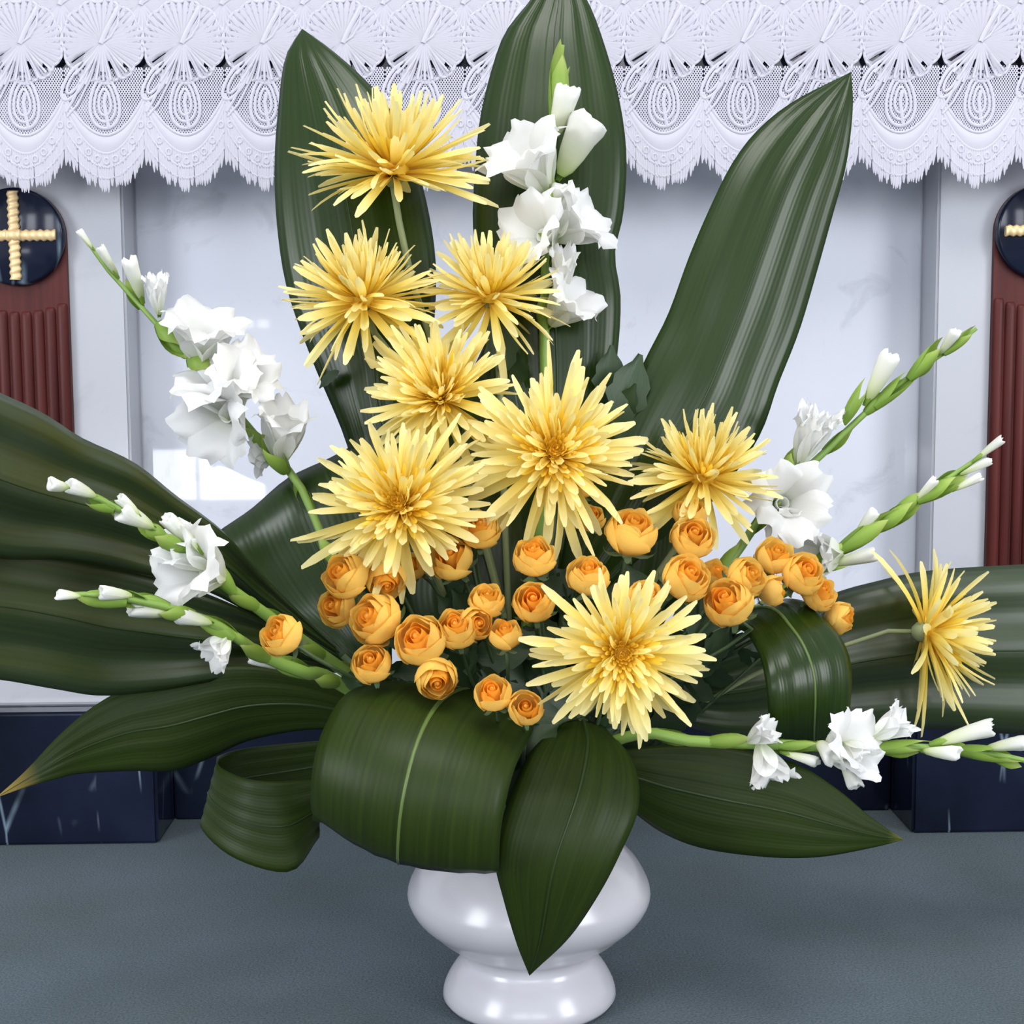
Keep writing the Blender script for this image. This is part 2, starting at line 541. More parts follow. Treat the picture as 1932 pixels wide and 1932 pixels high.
DZ = 0.752                       # medallion centre height
for s in (-1, 1):
    cx = s * CX
    # pilaster: round-topped red wood board let into the pier
    V, Fc = [], []
    n = 32
    out = [(cx - CH, PIZ), (cx + CH, PIZ)] + [(cx + CH * math.cos(PI * k / n), DZ + CH * math.sin(PI * k / n)) for k in range(n + 1)]
    k = len(out)
    y0, y1 = 0.034, 0.046
    V = [Vector((x, y0, z)) for x, z in out] + [Vector((x, y1, z)) for x, z in out]
    Fc = [tuple(range(k))] + [(i, i + k, (i + 1) % k + k, (i + 1) % k) for i in range(k)]
    pil = apart('pilaster', V, Fc, M['wood'], label='red-brown fluted wood pilaster with rounded top')
    # reeds
    for i in range(8):
        w_ = 2 * CH / 8
        xc = cx - CH + w_ * (i + 0.5)
        top = 0.662 + 0.010 * ((i - 3.5) / 3.5) ** 2
        r_ = w_ * 0.46
        V, Fc = [], []
        rows = [(PIZ + 0.012, 0.3), (PIZ + 0.020, 1.0), (top - r_ * 1.2, 1.0), (top - r_ * 0.5, 0.85), (top - 0.12 * r_, 0.5), (top, 0.12)]
        ns = 9
        for z, sc in rows:
            for q in range(ns):
                an = PI * q / (ns - 1)
                V.append(Vector((xc - r_ * math.cos(an) * (0.6 + 0.4 * sc), y0 + 0.0005 - r_ * 0.75 * math.sin(an) * sc, z)))
        for a in range(len(rows) - 1):
            for q in range(ns - 1):
                Fc.append((a * ns + q, a * ns + q + 1, (a + 1) * ns + q + 1, (a + 1) * ns + q))
        apart('reed', V, Fc, M['wood'], True, parent=pil)
    # medallion
    prof = [(0.0, 0.0105), (CH - 0.003, 0.0105), (CH - 0.0008, 0.0092), (CH + 0.0004, 0.007), (CH + 0.0004, 0.0)]
    V, Fc = lathe(prof, 56)
    V = [Vector((cx + v.x, y0 - v.z, DZ + v.y)) for v in V]
    apart('medallion', V, [tuple(reversed(f)) for f in Fc], M['navy'], True, 'round navy marble medallion', pil)
    # gold rope cross: two bars with slanting strands
    for ax in (0, 1):
        Lh = 0.053 if ax else 0.050
        cz = DZ + 0.001
        steps, sides = 90, 10
        V, Fc = [], []
        for i in range(steps + 1):
            t = -Lh + 2 * Lh * i / steps
            for q in range(sides):
                an = 2 * PI * q / sides
                tw = math.sin(an * 1.0 + t * 2 * PI / 0.0085 * (1 if ax else -1))
                rr = 0.0064 * (1 + 0.13 * tw)
                a_, b_ = rr * math.cos(an) * 1.05, rr * math.sin(an) * 0.55
                yy = y0 - 0.0125 - (0.0022 if ax == 0 and abs(t) < 0.008 else 0) - b_
                V.append(Vector((cx + (a_ if ax else t), yy, cz + (t if ax else a_))))
        for i in range(steps):
            for q in range(sides):
                q2 = (q + 1) % sides
                Fc.append((i * sides + q, i * sides + q2, (i + 1) * sides + q2, (i + 1) * sides + q))
        Fc.append(tuple(range(sides)))
        Fc.append(tuple(steps * sides + q for q in range(sides)))
        apart('cross_bar', V, Fc, M['gold'], True, 'gold cord bar of the cross', pil)

# ------------------------------------------------------------------ altar cloth with lace edging
LY = -0.022                       # lace plane in altar coordinates (in front of the slab)
LP = 0.0938                       # width of one lace repeat
U = LP / 149.7                    # metres per photo pixel at the lace
ZG = 0.9490                       # height of the dark gaps between the shells


class LaceB:
    def __init__(self):
        self.V, self.F = [], []

    def ribbon(self, pts, wd, d=0.0, closed=False, taper=False):
        n = len(pts)
        b0 = len(self.V)
        for i, (x, z) in enumerate(pts):
            a = pts[(i - 1) % n if closed else max(0, i - 1)]
            c = pts[(i + 1) % n if closed else min(n - 1, i + 1)]
            tx, tz = c[0] - a[0], c[1] - a[1]
            l = math.hypot(tx, tz) or 1
            nx, nz = -tz / l, tx / l
            ww = wd * 0.5 * ((0.25 if i == n - 1 else 1) if taper else 1)
            self.V += [Vector((x - nx * ww, -d, z - nz * ww)), Vector((x, -d - ww * 0.8, z)), Vector((x + nx * ww, -d, z + nz * ww))]
        for i in range(n if closed else n - 1):
            j = (i + 1) % n
            for k in (0, 1):
                self.F.append((b0 + i * 3 + k, b0 + j * 3 + k, b0 + j * 3 + k + 1, b0 + i * 3 + k + 1))


def px(pts):
    return [(x * U, -y * U) for x, y in pts]


def shell_mesh():
    B = LaceB()
    nphi, rings = 72, [0.04, 0.25, 0.5, 0.72, 0.9, 1.0]
    Rm = 78 * U

    def rad(phi):
        return Rm * (1 - 0.07 * (1 - abs(math.sin(phi * 5.5 + 0.4))))
    for i in range(nphi):
        phi = 2 * PI * i / nphi
        for j, rr in enumerate(rings):
            r_ = rad(phi) * rr
            dep = 0.0035 * (1 - rr * rr) + (0.0032 if i % 2 else -0.0032) * min(1, rr * 1.3)
            B.V.append(Vector((r_ * math.cos(phi), -dep, r_ * math.sin(phi))))
    nr = len(rings)
    for i in range(nphi):
        i2 = (i + 1) % nphi
        deg = 360 * i / nphi
        for j in range(nr - 1):
            if 205 < deg < 318 and i % 4 in (1, 2) and j in (2, 3) and not (j == 2 and i % 8 > 4):
                continue                                # slits between the threads low in the shell
            B.F.append((i * nr + j, i2 * nr + j, i2 * nr + j + 1, i * nr + j + 1))
    B.ribbon([(rad(2 * PI * i / 78) * 0.985 * math.cos(2 * PI * i / 78), rad(2 * PI * i / 78) * 0.985 * math.sin(2 * PI * i / 78)) for i in range(78)], 5 * U, 0.0006, True)
    # slanting leaf rising from the shell's heart, and long strands falling from it
    B.ribbon(px([(-2, 4), (6, -14), (18, -36), (34, -62)]), 9 * U, 0.0045)
    B.ribbon(px([(-2, 4), (16, -8), (30, -30), (34, -62)]), 4 * U, 0.0042)
    for k, (ex, ey) in enumerate([(-44, 74), (-34, 78), (-14, 70), (0, 72), (14, 70), (30, 66), (-52, 60), (44, 56)]):
        B.ribbon(px([(0, 0), (ex * 0.35, ey * 0.4), (ex, ey)]), 4.5 * U, 0.0030)
    return mesh('shell_motif', B.V, B.F, M['lace'])


def scallop_meshes():
    def cs(x, p):
        return max(0.0, math.cos(PI * x / 150)) ** p
    yo = lambda x: 70 + 90 * cs(x, 0.8)
    yi = lambda x: 50 + 76 * cs(x, 0.8)
    yf = lambda x: 172 + 52 * cs(x, 0.9)
    B = LaceB()
    # crescent band with a rounded section
    nx, cols = 30, 6
    b0 = len(B.V)
    for i in range(nx + 1):
        x = -75 + 150 * i / nx
        for j in range(cols):
            t = j / (cols - 1)
            y = yi(x) + (yo(x) - yi(x)) * t
            B.V.append(Vector((x * U, -0.0018 * math.sin(PI * t), -y * U)))
    for i in range(nx):
        for j in range(cols - 1):
            B.F.append((b0 + i * cols + j, b0 + (i + 1) * cols + j, b0 + (i + 1) * cols + j + 1, b0 + i * cols + j + 1))
    B.ribbon(px([(x, yi(x)) for x in range(-75, 76, 5)]), 5 * U, 0.001)
    B.ribbon(px([(x, yo(x)) for x in range(-75, 76, 5)]), 5 * U, 0.001)
    # medallion leaf
    for rx, ry, wd in ((27, 48, 6), (19, 36, 5), (11, 24, 5)):
        B.ribbon(px([(rx * math.sin(a) * (1 - 0.25 * math.cos(a)), 66 - ry * math.cos(a)) for a in [2 * PI * k / 26 for k in range(26)]]), wd * U, 0.0012, True)
    B.ribbon(px([(3, 48), (-1, 66), (2, 88), (6, 112)]), 7 * U, 0.0012)
    # leaf loop at the left shoulder
    for rx, ry, wd in ((17, 34, 6), (9, 22, 5)):
        B.ribbon(px([(-54 + rx * math.cos(a) + 0.55 * ry * math.sin(a), 28 - ry * math.sin(a) + 0.1 * rx * math.cos(a)) for a in [2 * PI * k / 24 for k in range(24)]]), wd * U, 0.0016, True)
    B.ribbon(px([(-20, -20), (-36, 20), (-58, 62), (-72, 84)]), 5 * U, 0.002)
    B.ribbon(px([(-10, -16), (-26, 26), (-50, 70), (-70, 92)]), 4 * U, 0.002)
    top = mesh('scallop_motif', B.V, B.F, M['lace'])
    # fringe: fan of tapered loops below the crescent
    B = LaceB()
    rr = random.Random(3)
    for i in range(34):
        x0 = -74 + 148 * i / 33
        x1 = x0 * 0.985 + rr.uniform(-2, 2)
        ye = yf(x1) + rr.uniform(-9, 6)
        B.ribbon(px([(x0, yo(x0) - 2), ((x0 + x1) / 2, (yo(x0) + ye) / 2), (x1, ye - 9), (x1 * 0.99, ye + 3)]), 5.6 * U, 0.0004, taper=True)
    for f_, wd in ((0.40, 5), (0.72, 4.5)):
        B.ribbon(px([(x, yo(x) + (yf(x) - yo(x)) * f_ + 3 * math.sin(x * 0.9)) for x in range(-75, 76, 3)]), wd * U, 0.001)
    for i in range(9):
        x = -66 + 132 * i / 8
        B.ribbon(px([(x + 5 * math.cos(a), yo(x) + 14 + 6 * math.sin(a)) for a in [2 * PI * k / 10 for k in range(10)]]), 3.6 * U, 0.0016, True)
    fr = mesh('scallop_fringe', B.V, B.F, M['lace'])
    # net of crossing threads
    B = LaceB()
    step = 5.4
    for sgn in (1, -1):
        c = -260.0
        while c < 260:
            run = []
            for k in range(0, 61):
                x = -74 + 148 * k / 60
                y = c + sgn * x * 1.5
                if 2 <= y <= yi(x) + 2:
                    run.append((x, y))
                elif len(run) > 1:
                    B.ribbon(px([run[0], run[-1]]), 1.9 * U, 0.0)
                    run = []
                else:
                    run = []
            if len(run) > 1:
                B.ribbon(px([run[0], run[-1]]), 1.9 * U, 0.0)
            c += step * 1.4
    net = mesh('net', B.V, B.F, M['net'])
    return top, fr, net


V, Fc = [], []
# the cloth itself: over the table and a short way down the front, above the shells
prof = [(0.62, SLAB1 + 0.002), (0.0, SLAB1 + 0.002), (-0.012, SLAB1 + 0.001), (-0.018, SLAB1 - 0.006), (LY + 0.001, SLAB1 - 0.020), (LY + 0.001, SLAB1 - 0.045)]
nx = 40
for i in range(nx + 1):
    for y, z in prof:
        V.append(Vector((-0.858 + 1.716 * i / nx, y, z)))
k = len(prof)
for i in range(nx):
    for j in range(k - 1):
        Fc.append((i * k + j, (i + 1) * k + j, (i + 1) * k + j + 1, i * k + j + 1))
cloth = put('altar_cloth', mesh('altar_cloth', V, Fc, M['cloth']))
cloth.matrix_basis = AM
tag(cloth, 'white cloth with deep scalloped lace edging hanging over the altar front', 'altar cloth')
sh = shell_mesh()
sc_top, sc_fr, sc_net = scallop_meshes()
PHASE = 0.106 + LP / 2          # first gap plus half a repeat, in altar x
for i in range(-12, 10):
    x = PHASE + LP * i
    if abs(x) > 0.83:
        continue
    put('shell_motif', sh, cloth, Matrix.Translation((x, LY, ZG + 36 * U)))
    put('shell_motif', sh, cloth, Matrix.Translation((x + LP / 2, LY + 0.003, ZG + 107 * U)))
    m_ = put('scallop_motif', sc_top, cloth, Matrix.Translation((x, LY, ZG - 8 * U)))
    f_ = put('fringe', sc_fr, m_)
    n_ = put('net', sc_net, m_)

# ------------------------------------------------------------------ vase and foam
VX = 0.0135
C0 = Vector((VX, 0, 0))


def z_of(py):
    return P(993, py, 0).z


MPV = mpp(P(993, 1750, 0))
prof = [(0.0, 0.002), (0.060, 0.002), (0.070, 0.0), (0.0765, 0.0015)]
for py, hw in ((1874, 163), (1855, 161), (1836, 152), (1818, 140), (1804, 127), (1792, 123), (1780, 129), (1768, 150), (1754, 170), (1739, 187), (1722, 207), (1703, 221), (1683, 228), (1664, 225), (1645, 216), (1627, 205), (1613, 192), (1599, 176), (1588, 158)):
    prof.append((hw * MPV, z_of(py)))
prof = [(r_, z) for i, (r_, z) in enumerate(prof) if i < 4 or z > 0.003]
rim_z = z_of(1588)
prof += [(0.0725, rim_z + 0.003), (0.0700, rim_z + 0.003), (0.0715, rim_z - 0.002), (0.088, rim_z - 0.016), (0.102, rim_z - 0.045), (0.095, rim_z - 0.07), (0.05, rim_z - 0.095), (0.0, rim_z - 0.098)]
pp = cr([Vector((a, b_, 0)) for a, b_ in prof], 90)
V, Fc = lathe([(max(0.0, p.x), p.y) for p in pp], 72)
vase = put('vase', mesh('vase', V, Fc, M['ceramic']))
vase.location = C0
tag(vase, 'glossy white ceramic pedestal bowl vase on the grey carpet', 'vase')
V, Fc = lathe([(0.0, rim_z - 0.09), (0.058, rim_z - 0.09), (0.062, rim_z + 0.0), (0.060, rim_z + 0.05), (0.050, rim_z + 0.085), (0.0, rim_z + 0.095)], 24)
foam = put('floral_foam', mesh('floral_foam', V, Fc, M['foam']))
foam.location = C0
tag(foam, 'dark green block of floral foam in the white vase, under the flowers', 'foam')
FOCUS = Vector((VX, 0.0, rim_z + 0.055))


# ------------------------------------------------------------------ broad leaves
def px3(nodes):
    return [P(*n) for n in nodes]


def big_leaf(name, label, Lp, Rp, cup=0.0, pleat=0.0008, npl=5.0, m='leaf', rows=44, cols=17, rib=0.0035, rib_label=None, vfold=0.0, stalk=None, sd=1):
    """Blade between two long edges (pixel x, pixel y, depth), tip first; midrib strip and stalk are its parts."""
    Lq, Rq = cr(px3(Lp), rows), cr(px3(Rp), rows)
    rg = random.Random(sd)
    ph = [rg.uniform(0, 6.28) for _ in range(6)]
    V, UV, Fc = [], [], []
    mid = []
    for i in range(rows):
        a, b_ = Lq[i], Rq[i]
        c, d = Lq[max(0, i - 1)].lerp(Rq[max(0, i - 1)], .5), Lq[min(rows - 1, i + 1)].lerp(Rq[min(rows - 1, i + 1)], .5)
        t = (d - c)
        wv = b_ - a
        nrm = t.cross(wv)
        if nrm.length < 1e-12:
            nrm = Vector((0, -1, 0))
        nrm.normalize()
        if nrm.dot(CAM_LOC - a.lerp(b_, .5)) < 0:
            nrm = -nrm
        W = wv.length
        v = i / (rows - 1)
        for j in range(cols):
            u = j / (cols - 1)
            off = cup * W * 4 * u * (1 - u)
            off += vfold * W * (abs(2 * u - 1) - 0.5)
            off += pleat * min(1, W / 0.06) * math.cos(2 * PI * npl * (u - .5) + 0.3 * math.sin(3 * v + ph[0]))
            off += 0.020 * W * math.sin(7 * v + ph[1] + 2.2 * u) * (abs(2 * u - 1) ** 1.5)
            p = a.lerp(b_, u) + nrm * off
            V.append(p)
            UV.append((u, v))
        q = V[i * cols + cols // 2]
        mid.append((q, nrm, wv.normalized() if W > 1e-6 else Vector((1, 0, 0)), W))
    for i in range(rows - 1):
        for j in range(cols - 1):
            Fc.append((i * cols + j, i * cols + j + 1, (i + 1) * cols + j + 1, (i + 1) * cols + j))
    base = FOCUS.copy()
    root = empty(name, Matrix.Translation(base))
    tag(root, label, 'leaf', 'broad green foliage leaves')
    bl = put('blade', mesh('blade', [p - base for p in V], Fc, M[m], True, UV), root)
    solid(bl, 0.0007)
    # midrib
    V, Fc = [], []
    for i, (q, nr, wx, W) in enumerate(mid):
        hw = rib * (0.12 + 0.88 * i / (rows - 1)) * 0.5
        for s_, dd in ((-1, 0.0004), (0, 0.0010), (1, 0.0004)):
            V.append(q + wx * hw * s_ + nr * dd - base)
        for s_, dd in ((1, -0.0004), (0, -0.0010), (-1, -0.0004)):
            V.append(q + wx * hw * s_ + nr * dd - base)
    for i in range(rows - 1):
        for k in range(6):
            k2 = (k + 1) % 6
            Fc.append((i * 6 + k, i * 6 + k2, (i + 1) * 6 + k2, (i + 1) * 6 + k))
    mr = put('midrib', mesh('midrib', V, Fc, M['midrib' if rib_label else 'midrib_dark']), root)
    if rib_label: mr['label'] = rib_label
    # stalk down into the foam
    e = mid[-1][0]
    ins = C0 + Vector(((e.x - VX) * 0.15, (e.y) * 0.15, rim_z + 0.02))
    V, Fc, _ = tube(cr([e, e.lerp(ins, .5) + Vector((0, 0, 0.006)), ins], 8), [0.0045 - 0.0015 * k / 7 for k in range(8)], 7)
    put('leaf_stalk', mesh('leaf_stalk', [v - base for v in V], Fc, M['twig']), root)
    return root


def E(y, *xy):
    """Edge nodes with one depth each or linearly varying depth y=(start,end)."""
    n = len(xy)
    return [(p[0], p[1], p[2] if len(p) > 2 else y[0] + (y[1] - y[0]) * i / (n - 1)) for i, p in enumerate(xy)]


big_leaf('foliage_leaf', 'tall upright dark green leaf behind the topmost yellow chrysanthemum', 
         E((.17, .03), (570, 55), (538, 110), (524, 220), (519, 320), (524, 430), (542, 545), (585, 670), (640, 800), (700, 950), (860, 1200)),
         E((.17, .03), (570, 55), (622, 92), (688, 150), (742, 215), (785, 310), (812, 420), (822, 520), (815, 640), (792, 760), (820, 930), (900, 1200)), cup=.10, sd=2)
big_leaf('foliage_leaf', 'tallest dark green leaf standing upright behind the white gladiolus spike',
         E((.18, .04), (1056, -78), (1000, 0), (952, 62), (922, 150), (904, 235), (896, 330), (892, 420), (902, 500), (920, 600), (945, 720), (975, 860), (1000, 1100)),
         E((.18, .04), (1056, -78), (1108, 0), (1142, 90), (1168, 190), (1181, 290), (1176, 400), (1160, 480), (1171, 560), (1166, 660), (1150, 760), (1110, 880), (1040, 1100)), cup=.07, sd=3)
big_leaf('foliage_leaf', 'glossy dark green leaf leaning to the upper right, its tip touching the lace',
         E((.14, .02), (1606, 136), (1500, 190), (1430, 245), (1380, 310), (1338, 395), (1300, 485), (1262, 590), (1222, 670), (1175, 770), (1130, 900), (1050, 1150)),
         E((.14, .02), (1606, 136), (1609, 205), (1597, 310), (1572, 405), (1540, 520), (1508, 625), (1468, 725), (1428, 830), (1340, 950), (1210, 1080), (1080, 1160)), cup=.08, pleat=.0013, npl=3.5, sd=4)
big_leaf('foliage_leaf', 'large dark green leaf spreading left across the red pilaster, upper of two',
         E((-.36, .0), (-430, 800), (-250, 690), (-100, 700), (0, 742), (80, 780), (150, 825), (250, 872), (330, 935), (420, 1003), (500, 1090), (640, 1230)),
         E((-.36, .0), (-430, 800), (-250, 960), (-100, 1030), (0, 1052), (120, 1056), (250, 1078), (380, 1112), (470, 1155), (650, 1245)), cup=.10, pleat=.0055, npl=2.4, m='leaf_side', sd=5)
big_leaf('foliage_leaf', 'large dark green leaf spreading left just above the navy plinth, lower of two',
         E((-.32, .02), (-450, 1230), (-250, 1060), (-100, 1015), (0, 1020), (120, 1040), (250, 1070), (400, 1125), (520, 1180), (660, 1250)),
         E((-.34, .02), (-450, 1230), (-250, 1270), (-100, 1275), (0, 1284), (100, 1300), (190, 1312), (300, 1302), (420, 1280), (540, 1262), (680, 1275)), cup=.12, pleat=.0055, npl=2.2, m='leaf_side', sd=6)
big_leaf('foliage_leaf', 'folded dark green leaf behind the left gladiolus spikes, its crease slanting up',
         E((0, 0), (440, 1075, .09), (424, 1032, .08), (411, 1013, .055), (424, 1045, .035), (452, 1100, .03), (520, 1170, .02), (610, 1222, .0), (700, 1290, .0)),
         E((0, 0), (700, 900, .10), (694, 850, .09), (700, 822, .06), (720, 870, .04), (740, 960, .03), (745, 1080, .02), (740, 1200, .0), (740, 1290, .0)), cup=.05, pleat=.0016, npl=2.0, sd=7)
big_leaf('foliage_leaf', 'dark green leaf pointing low left with a withered yellow-brown tip', 
         E((-.15, -.02), (-6, 1504), (50, 1453), (110, 1388), (180, 1330), (260, 1290), (400, 1258), (520, 1262), (640, 1300), (800, 1380)),
         E((-.15, -.02), (-6, 1504), (58, 1482), (105, 1470), (150, 1460), (250, 1455), (330, 1455), (400, 1430), (480, 1395), (620, 1375), (800, 1400)), cup=.08, m='leaf_tip', pleat=.0007, sd=8)
big_leaf('foliage_leaf', 'short dark green leaf curled into a loop at low left over the carpet',
         E((0, 0), (600, 1470, -.10), (500, 1474, -.12), (440, 1462, -.11), (406, 1438, -.08), (440, 1418, -.04), (520, 1405, -.02), (680, 1392, -.01), (800, 1385, 0)),
         E((0, 0), (604, 1580, -.10), (548, 1645, -.13), (440, 1618, -.125), (378, 1556, -.09), (420, 1530, -.04), (520, 1510, -.02), (680, 1470, -.01), (800, 1430, 0)), cup=.0, m='leaf_low', pleat=.0005, sd=9)
big_leaf('foliage_leaf', 'broad green leaf arched over and tucked under, above the vase rim',
         E((0, 0), (690, 1500, -.10), (612, 1520, -.16), (586, 1540, -.205), (587, 1460, -.22), (612, 1370, -.20), (668, 1302, -.15), (780, 1300, -.08), (880, 1370, -.02)),
         E((0, 0), (880, 1560, -.12), (928, 1610, -.18), (941, 1642, -.225), (946, 1560, -.24), (968, 1460, -.22), (1003, 1384, -.16), (1010, 1350, -.08), (980, 1390, -.02)), cup=.10, m='leaf_low', pleat=.0005, npl=7, rib=.006, rib_label='pale yellow-green midrib', sd=10)
big_leaf('foliage_leaf', 'pointed green leaf hanging straight down over the front of the white vase',
         E((0, 0), (999, 1840, -.160), (975, 1782, -.178), (950, 1700, -.192), (934, 1620, -.2), (952, 1530, -.19), (1000, 1420, -.15), (1060, 1360, -.07)),
         E((0, 0), (999, 1840, -.160), (1070, 1774, -.178), (1122, 1700, -.192), (1166, 1620, -.195), (1206, 1520, -.175), (1196, 1430, -.13), (1140, 1370, -.07)), cup=.06, vfold=-.03, m='leaf_low', pleat=.0006, sd=11)
big_leaf('foliage_leaf', 'dark green leaf pointing low right, its tip over the edge of the carpet',
         E((-.13, -.05), (1705, 1584), (1640, 1540), (1580, 1490), (1500, 1440), (1400, 1412), (1300, 1402), (1120, 1420)),
         E((-.13, -.05), (1705, 1584), (1650, 1598), (1550, 1616), (1450, 1617), (1330, 1602), (1250, 1572), (1185, 1525), (1100, 1460)), cup=.08, m='leaf_tip_short', pleat=.0006, sd=12)
big_leaf('foliage_leaf', 'large dark green leaf spreading right behind the sideways chrysanthemum',
         E((.09, .02), (2350, 1180), (2200, 1085), (2050, 1062), (1932, 1065), (1750, 1077), (1650, 1098), (1570, 1122), (1450, 1180), (1250, 1270)),
         E((.05, .02), (2350, 1180), (2200, 1330), (2050, 1388), (1932, 1386), (1750, 1376), (1600, 1378), (1480, 1392), (1370, 1390), (1240, 1350)), cup=.10, pleat=.005, npl=2.6, m='leaf_side', sd=13)
big_leaf('foliage_leaf', 'green leaf bent down in an arch at right under the orange roses',
         E((0, 0), (1500, 1430, -.07), (1458, 1400, -.11), (1450, 1350, -.125), (1444, 1290, -.125), (1428, 1228, -.10), (1385, 1186, -.06), (1290, 1240, -.0)),
         E((0, 0), (1560, 1420, -.05), (1592, 1392, -.085), (1604, 1320, -.095), (1602, 1235, -.09), (1560, 1168, -.07), (1488, 1127, -.03), (1330, 1190, .01)), cup=.08, m='leaf', pleat=.0008, rib=.005, rib_label='pale green midrib', sd=14)


big_leaf('foliage_leaf', 'shadowed dark green leaf mostly hidden behind the two middle chrysanthemums',
         E((.075, .02), (938, 600), (895, 690), (840, 800), (775, 920), (735, 1050), (745, 1180), (910, 1330)),
         E((.075, .02), (938, 600), (985, 690), (1030, 800), (1060, 920), (1070, 1050), (1050, 1180), (1010, 1330)), cup=.08, sd=15)
big_leaf('foliage_leaf', 'shadowed dark green leaf mostly hidden behind the right orange roses',
         E((.06, .02), (1196, 690), (1140, 800), (1090, 920), (1060, 1050), (1050, 1180), (1030, 1330)),
         E((.06, .02), (1196, 690), (1240, 800), (1280, 920), (1290, 1050), (1250, 1180), (1100, 1330)), cup=.08, sd=16)


# ------------------------------------------------------------------ spider chrysanthemums
def strap(bend, seed, broad=1.0):
    """Unit petal along +Z, its face to +Y, tip bent by bend (positive: up toward the flower's axis)."""
    rg = random.Random(seed)
    V, UV, Fc = [], [], []
    rows = 8
    tw = rg.uniform(-.5, .5)
    for i in range(rows):
        t = i / (rows - 1)
        hw = 0.043 * broad * (0.58 + 0.46 * math.sin(PI * (0.02 + 0.62 * t))) * (1.0 if t < 0.97 else 0.45)
        if i == rows - 2: hw *= 0.95
        z = t * (1 - 0.15 * abs(bend) * t)
        y = bend * t * t
        for j, u in enumerate((-1, 0, 1)):
            an = tw * t
            yy = 0.030 * (abs(u) * (1.2 - t * 0.8))
            x = u * hw
            V.append(Vector((x * math.cos(an) - yy * math.sin(an), y + x * math.sin(an) + yy * math.cos(an), z if u == 0 else z - 0.012 * (i == rows - 1))))
            UV.append(((u + 1) / 2, t))
    for i in range(rows - 1):
        for j in (0, 1):
            Fc.append((i * 3 + j, i * 3 + j + 1, (i + 1) * 3 + j + 1, (i + 1) * 3 + j))
    return V, UV, Fc


OUTER = []
for q, bd in enumerate((-.28, -.14, -.02, .08, .18, .28, -.08, .14)):
    V, UV, Fc = strap(bd, 40 + q)
    OUTER.append(mesh('petal', V, Fc, M['mum'], True, UV))


def core_mesh(seed):
    rg = random.Random(seed)
    V, UV, Fc = [], [], []
    for k in range(130):
        th = math.radians(2 + 56 * math.sqrt(k / 130))
        ph = k * 2.39996
        ln = 0.13 + 0.34 * (k / 130) ** 1.2 + rg.uniform(-.03, .03)
        v, u_, f = strap(0.16 + rg.uniform(-.08, .1), seed * 100 + k, 0.8)
        d = Vector((math.sin(th) * math.cos(ph), math.sin(th) * math.sin(ph), math.cos(th)))
        ax = Vector((0, 0, 1))
        y = (ax - d * ax.dot(d)).normalized()
        x = y.cross(d)
        b0 = len(V)
        for p in v:
            V.append(x * p.x * (0.45 + 0.25 * k / 130) + y * p.y * ln + d * (p.z * ln + 0.10))
        UV += u_
        Fc += [tuple(i + b0 for i in t_) for t_ in f]
    v, f = lathe([(0.17, -0.02), (0.165, 0.06), (0.12, 0.12), (0.06, 0.15), (0.0, 0.155)], 16)
    b0 = len(V)
    V += v
    UV += [(0, 0.3)] * len(v)
    Fc += [tuple(i + b0 for i in t_) for t_ in f]
    return mesh('petal_centre', V, Fc, M['mum_core'], True, UV)


CORES = [core_mesh(1), core_mesh(2)]


def small_leaf_mesh(name, sd):
    V, UV, Fc = [], [], []
    rg = random.Random(sd)
    rows, cols = 9, 5
    for i in range(rows):
        t = i / (rows - 1)
        hw = 0.30 * math.sin(PI * min(1, t * 0.97 + 0.03)) ** 0.8 * (1.15 - 0.4 * t)
        for j in range(cols):
            u = j / (cols - 1) * 2 - 1
            se = 0.04 * math.sin(i * 2.6) * abs(u)
            V.append(Vector((u * (hw + se), 0.10 * abs(u) * hw * 2 - 0.18 * t * t + 0.02 * math.sin(5 * t + u * 2), t)))
            UV.append(((u + 1) / 2, t))
    for i in range(rows - 1):
        for j in range(cols - 1):
            Fc.append((i * cols + j, i * cols + j + 1, (i + 1) * cols + j + 1, (i + 1) * cols + j))
    return mesh(name, V, Fc, M['leaf_small'], True, UV)


LEAFLETS = [small_leaf_mesh('leaflet', 5 + k) for k in range(3)]


def place_leaflet(root, Minv, base, tip, roll=0.0, nm='leaf'):
    d = tip - base
    Mw = frame(base, d, 1.0) @ Matrix.Rotation(roll, 4, 'Z') @ Matrix.Scale(d.length, 4)
    return put(nm, R.choice(LEAFLETS), root, Minv @ Mw)


